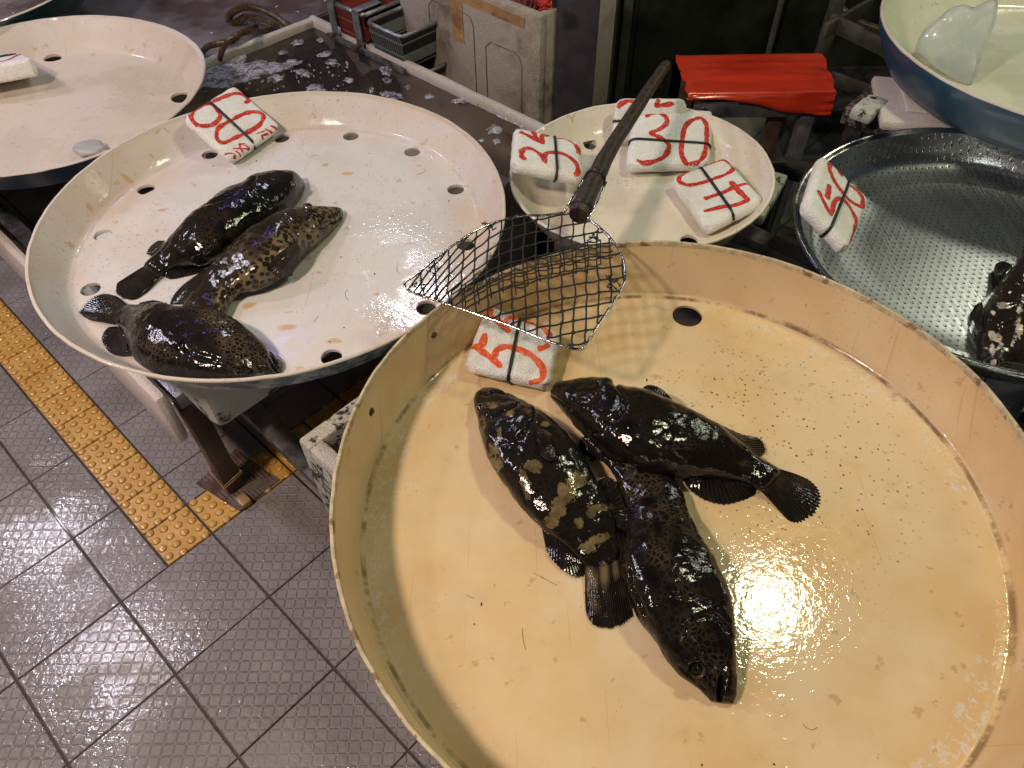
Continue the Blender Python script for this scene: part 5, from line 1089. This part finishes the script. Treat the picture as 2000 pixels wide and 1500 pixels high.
M['plate'] = plate()
M['steel_v'] = simple('worn galvanised rail', (.24, .23, .26), .32, .7, .4, 22, .001, (.09, .08, .08), 10)
rack_left()
def boxes_left():
    # foam box under the white tray
    zb, zt = .40, .619; c = at(434, 852, zb); ctr = c + B3 * .27 - A3 * .30
    root = empty('foam_box', Vector((ctr.x, ctr.y, zb)), 'grey foam box with mouldy corner under the white tray', 'foam box', None)
    m = MB(); m.box(ctr, A3, B3, .30, .27, zb + .012, zt, .022); m.build('box_body', M['foam_mould'], root)
    k = MB(); k.box(c + B3 * .055 - A3 * .008 + Vector((0, 0, 0)), A3, B3, .012, .045, zt - .062, zt - .018, .003); k.build('handle_grip', M['mould_green'], root)
    # pinkish foam board hung on the outside of the rack
    P0 = at(346, 860, .30); n = B3
    q = [on(346, 860, P0, n), on(377, 855, P0, n), on(300, 752, P0, n), on(208, 716, P0, n)]
    e = P0; L = 1.15; m = MB(); zc0, zc1 = P0.z, on(377, 852, P0, n).z
    m.box(P0 - A3 * L / 2 + A3 * .02 + B3 * .012, A3, B3, L / 2, .014, .30, .46, .012)
    tag(m.build('foam_board', M['foam_pink']), 'long pinkish foam board along the outside of the rack', 'foam board')
    # white dirty foam box that carries the big tray
    zt2 = .590; c = at(580, 858, zt2 - .02); Lb = .62; La = .55; ctr = c + B3 * Lb / 2 + A3 * La / 2; th = .035
    root = empty('foam_box', Vector((ctr.x, ctr.y, .30)), 'white foam box with black mould specks under the big tray', 'foam box')
    m = MB(); z0 = .31
    m.box(c + B3 * Lb / 2 + A3 * th / 2, A3, B3, th / 2, Lb / 2, z0, zt2 - .02, .007); m.box(c + B3 * Lb / 2 + A3 * (La - th / 2), A3, B3, th / 2, Lb / 2, z0, zt2 - .02, .007)
    m.box(c + B3 * th / 2 + A3 * La / 2, A3, B3, La / 2 - th * .9, th / 2 - .001, z0 + .002, zt2 - .022, .007); m.box(c + B3 * (Lb - th / 2) + A3 * La / 2, A3, B3, La / 2 - th * .9, th / 2 - .001, z0 + .002, zt2 - .022, .007)
    m.box(ctr, A3, B3, La / 2 - .004, Lb / 2 - .004, z0 - .02, z0 + .01, .006); m.build('box_wall', M['foam_dirty'], root)
    # slab under the tray, set back from the box edge
    m = MB(); m.box(Vector((CB.x, CB.y, 0)), A3, B3, .25, .25, zt2 - .022, .5865, .004); m.build('lid', M['foam_pink'], root)
    # low steel rail on the floor side
    root = empty('low_rack', at(565, 880, .02), 'low grey steel rack under the big tray', 'rack'); m = MB(); z = .10
    p, q = at(497, 806, z), at(650, 952, z); t = (q - p).normalized(); m.bar(p - t * .35, q + t * .55, .055, .035, .004); m.build('rail', M['steel'], root)
    for s_ in (-.3, .75):
        l = MB(); pp = p + t * s_; l.box(pp, A3, B3, .02, .02, .003, z - .018, .003); l.build('leg', M['rust'], root)
    for s_ in (.1, .6):
        l = MB(); pp = q + t * s_ * .8 - t * .1; l.bar(pp + B3 * .03, pp + B3 * .5, .04, .03, .003); l.build('crossbar', M['darksteel'], root)
    for a, b in ((.0, .0), (.0, .45), (.42, .0), (.42, .45)):
        l = MB(); l.box(c + A3 * (a + .05) + B3 * (b + .08), A3, B3, .022, .022, .116, z0 - .02, .003); l.build('post', M['darksteel'], root)
M['mould_green'] = simple('green mould', (.16, .18, .12), .7, 0, .3, 30, .001, (.02, .03, .008), 40, (.48, .56))
boxes_left()
def supports():
    # board and rack under the bowl tray and colander
    root = empty('steel_rack', Vector((.55, 1.6, 0)), 'dark steel rack under the bowl tray and the colander', 'rack'); zr = .50
    m = MB(); m.bar(at(1180, 470, .30), at(1180, 470, .30) + B3 * .4, .05, .04); p = at(1440, 452, .36); q = at(1600, 530, .36)
    m.bar(p - (q - p) * .8, q + (q - p) * 1.3, .06, .045, .004); m.build('rail', M['steel'], root)
    for c in ((.62, 1.30), (.10, 1.70), (1.25, 1.05), (.75, 1.75)):
        l = MB(); l.box(c, A3, B3, .022, .022, .008, .50, .003); l.build('leg', M['darksteel'], root)
    l = MB(); l.bar((.10, 1.70, .52), (.62, 1.30, .52), .045, .04); l.bar((.62, 1.30, .52), (1.25, 1.05, .52), .045, .04); l.bar((.75, 1.75, .52), (.10, 1.70, .515), .045, .04); l.bar((.75, 1.75, .515), (1.3, 1.35, .52), .045, .04); l.build('crossbar', M['darksteel'], root)
    c = at(1538, 348, .565); u = (at(1508, 400, .565) - c).normalized(); v = Vector((u.y, -u.x, 0)); v = v if v.x < 0 else -v
    b = MB(); b.box(c + u * .10 + v * .22, u, v, .10, .22, .545, .575, .005); tag(b.build('foam_board', M['foam_dirty']), 'black speckled foam board under the small bowl tray', 'foam board')
    s_ = MB(); s_.box((C4.x, C4.y), A3, B3, .12, .12, .521, .5805, .001); s_.build('shelf', M['foam_pink'], root)
    g = MB(); g.box((1.09, 1.27), A3, B3, .2, .2, .545, .5660, .004); g.build('shelf', M['foam_dirty'], root)
    k = empty('plastic_crate', Vector((1.30, .95, 0)), 'pale green plastic crate on the floor below the colander', 'crate'); m = MB(); m.box((1.35, .92), A3, B3, .2, .2, .25, .26, .002)
    for sx in (-1, 1): m.box(Vector((1.35, .92, 0)) + A3 * sx * .2, A3, B3, .006, .2, .006, .27, .003); m.box(Vector((1.35, .92, 0)) + B3 * sx * .2, A3, B3, .193, .006, .008, .268, .003)
    m.build('crate_body', M['greencrate'], k)
M['greencrate'] = simple('pale green plastic', (.16, .21, .15), .4, 0, .3, 20, .001, (.05, .05, .03), 8)
supports()
# ------------------------------------------------------------------ ice
def shard():
    zb = C6.z - .112 + .002; base = at(1885, 168, zb); n = Vector((base.x, base.y, 0)).normalized() * -1; n.z = .25; n.normalize()
    ol = pz(4, 1500, 0, (1130, 400), (1170, 300), (1280, 190), (1400, 85), (1520, 45), (1600, 62), (1690, 26), (1795, 8), (1790, 120), (1740, 260), (1695, 400), (1650, 520), (1605, 625), (1535, 668), (1400, 610), (1240, 500))
    OL = crom(ol + ol[:1], 90)[:-1]; P = [on(x, y, base, n) for x, y in OL]; ctr = sum(P, Vector()) / len(P); V = []; m = len(P); T = .09
    prof = ((0, .55), (.0, .85), (.12, .97), (.5, 1.0), (.88, .95), (1, .8), (1, .5))
    for d, s_ in prof: V += [ctr + (p - ctr) * s_ - n * (T * d) + Vector((ns(p, 18, d), ns(p, 18, d + 2), ns(p, 18, d + 4))) * .007 for p in P]
    V += [ctr, ctr - n * T]; F = [(r_ * m + k, r_ * m + (k + 1) % m, (r_ + 1) * m + (k + 1) % m, (r_ + 1) * m + k) for r_ in range(6) for k in range(m)] + [(7 * m, (k + 1) % m, k) for k in range(m)] + [(7 * m + 1, 6 * m + k, 6 * m + (k + 1) % m) for k in range(m)]
    dz = min(v.z for v in V) - zb
    bm_o = mk('ice_block', [v for v in V], F, M['ice'], sharp=60); bm = bmesh.new(); bm.from_mesh(bm_o.data); bmesh.ops.recalc_face_normals(bm, faces=bm.faces); bm.to_mesh(bm_o.data); bm.free()
    tag(bm_o, 'frosted shard of ice leaning in the blue sided tub', 'ice')
    m_ = MB(); p = at(172, 288, Z1 + .012); m_.ball(p, .040, .034, .012, 12)
    for i, v in enumerate(m_.V): m_.V[i] = v + Vector((ns(v, 40, 1), ns(v, 40, 2), 0)) * .006
    tag(m_.build('ice_lump', M['ice'], sharp=None), 'small melting ice lump at the front of the cream tray', 'ice')
shard()
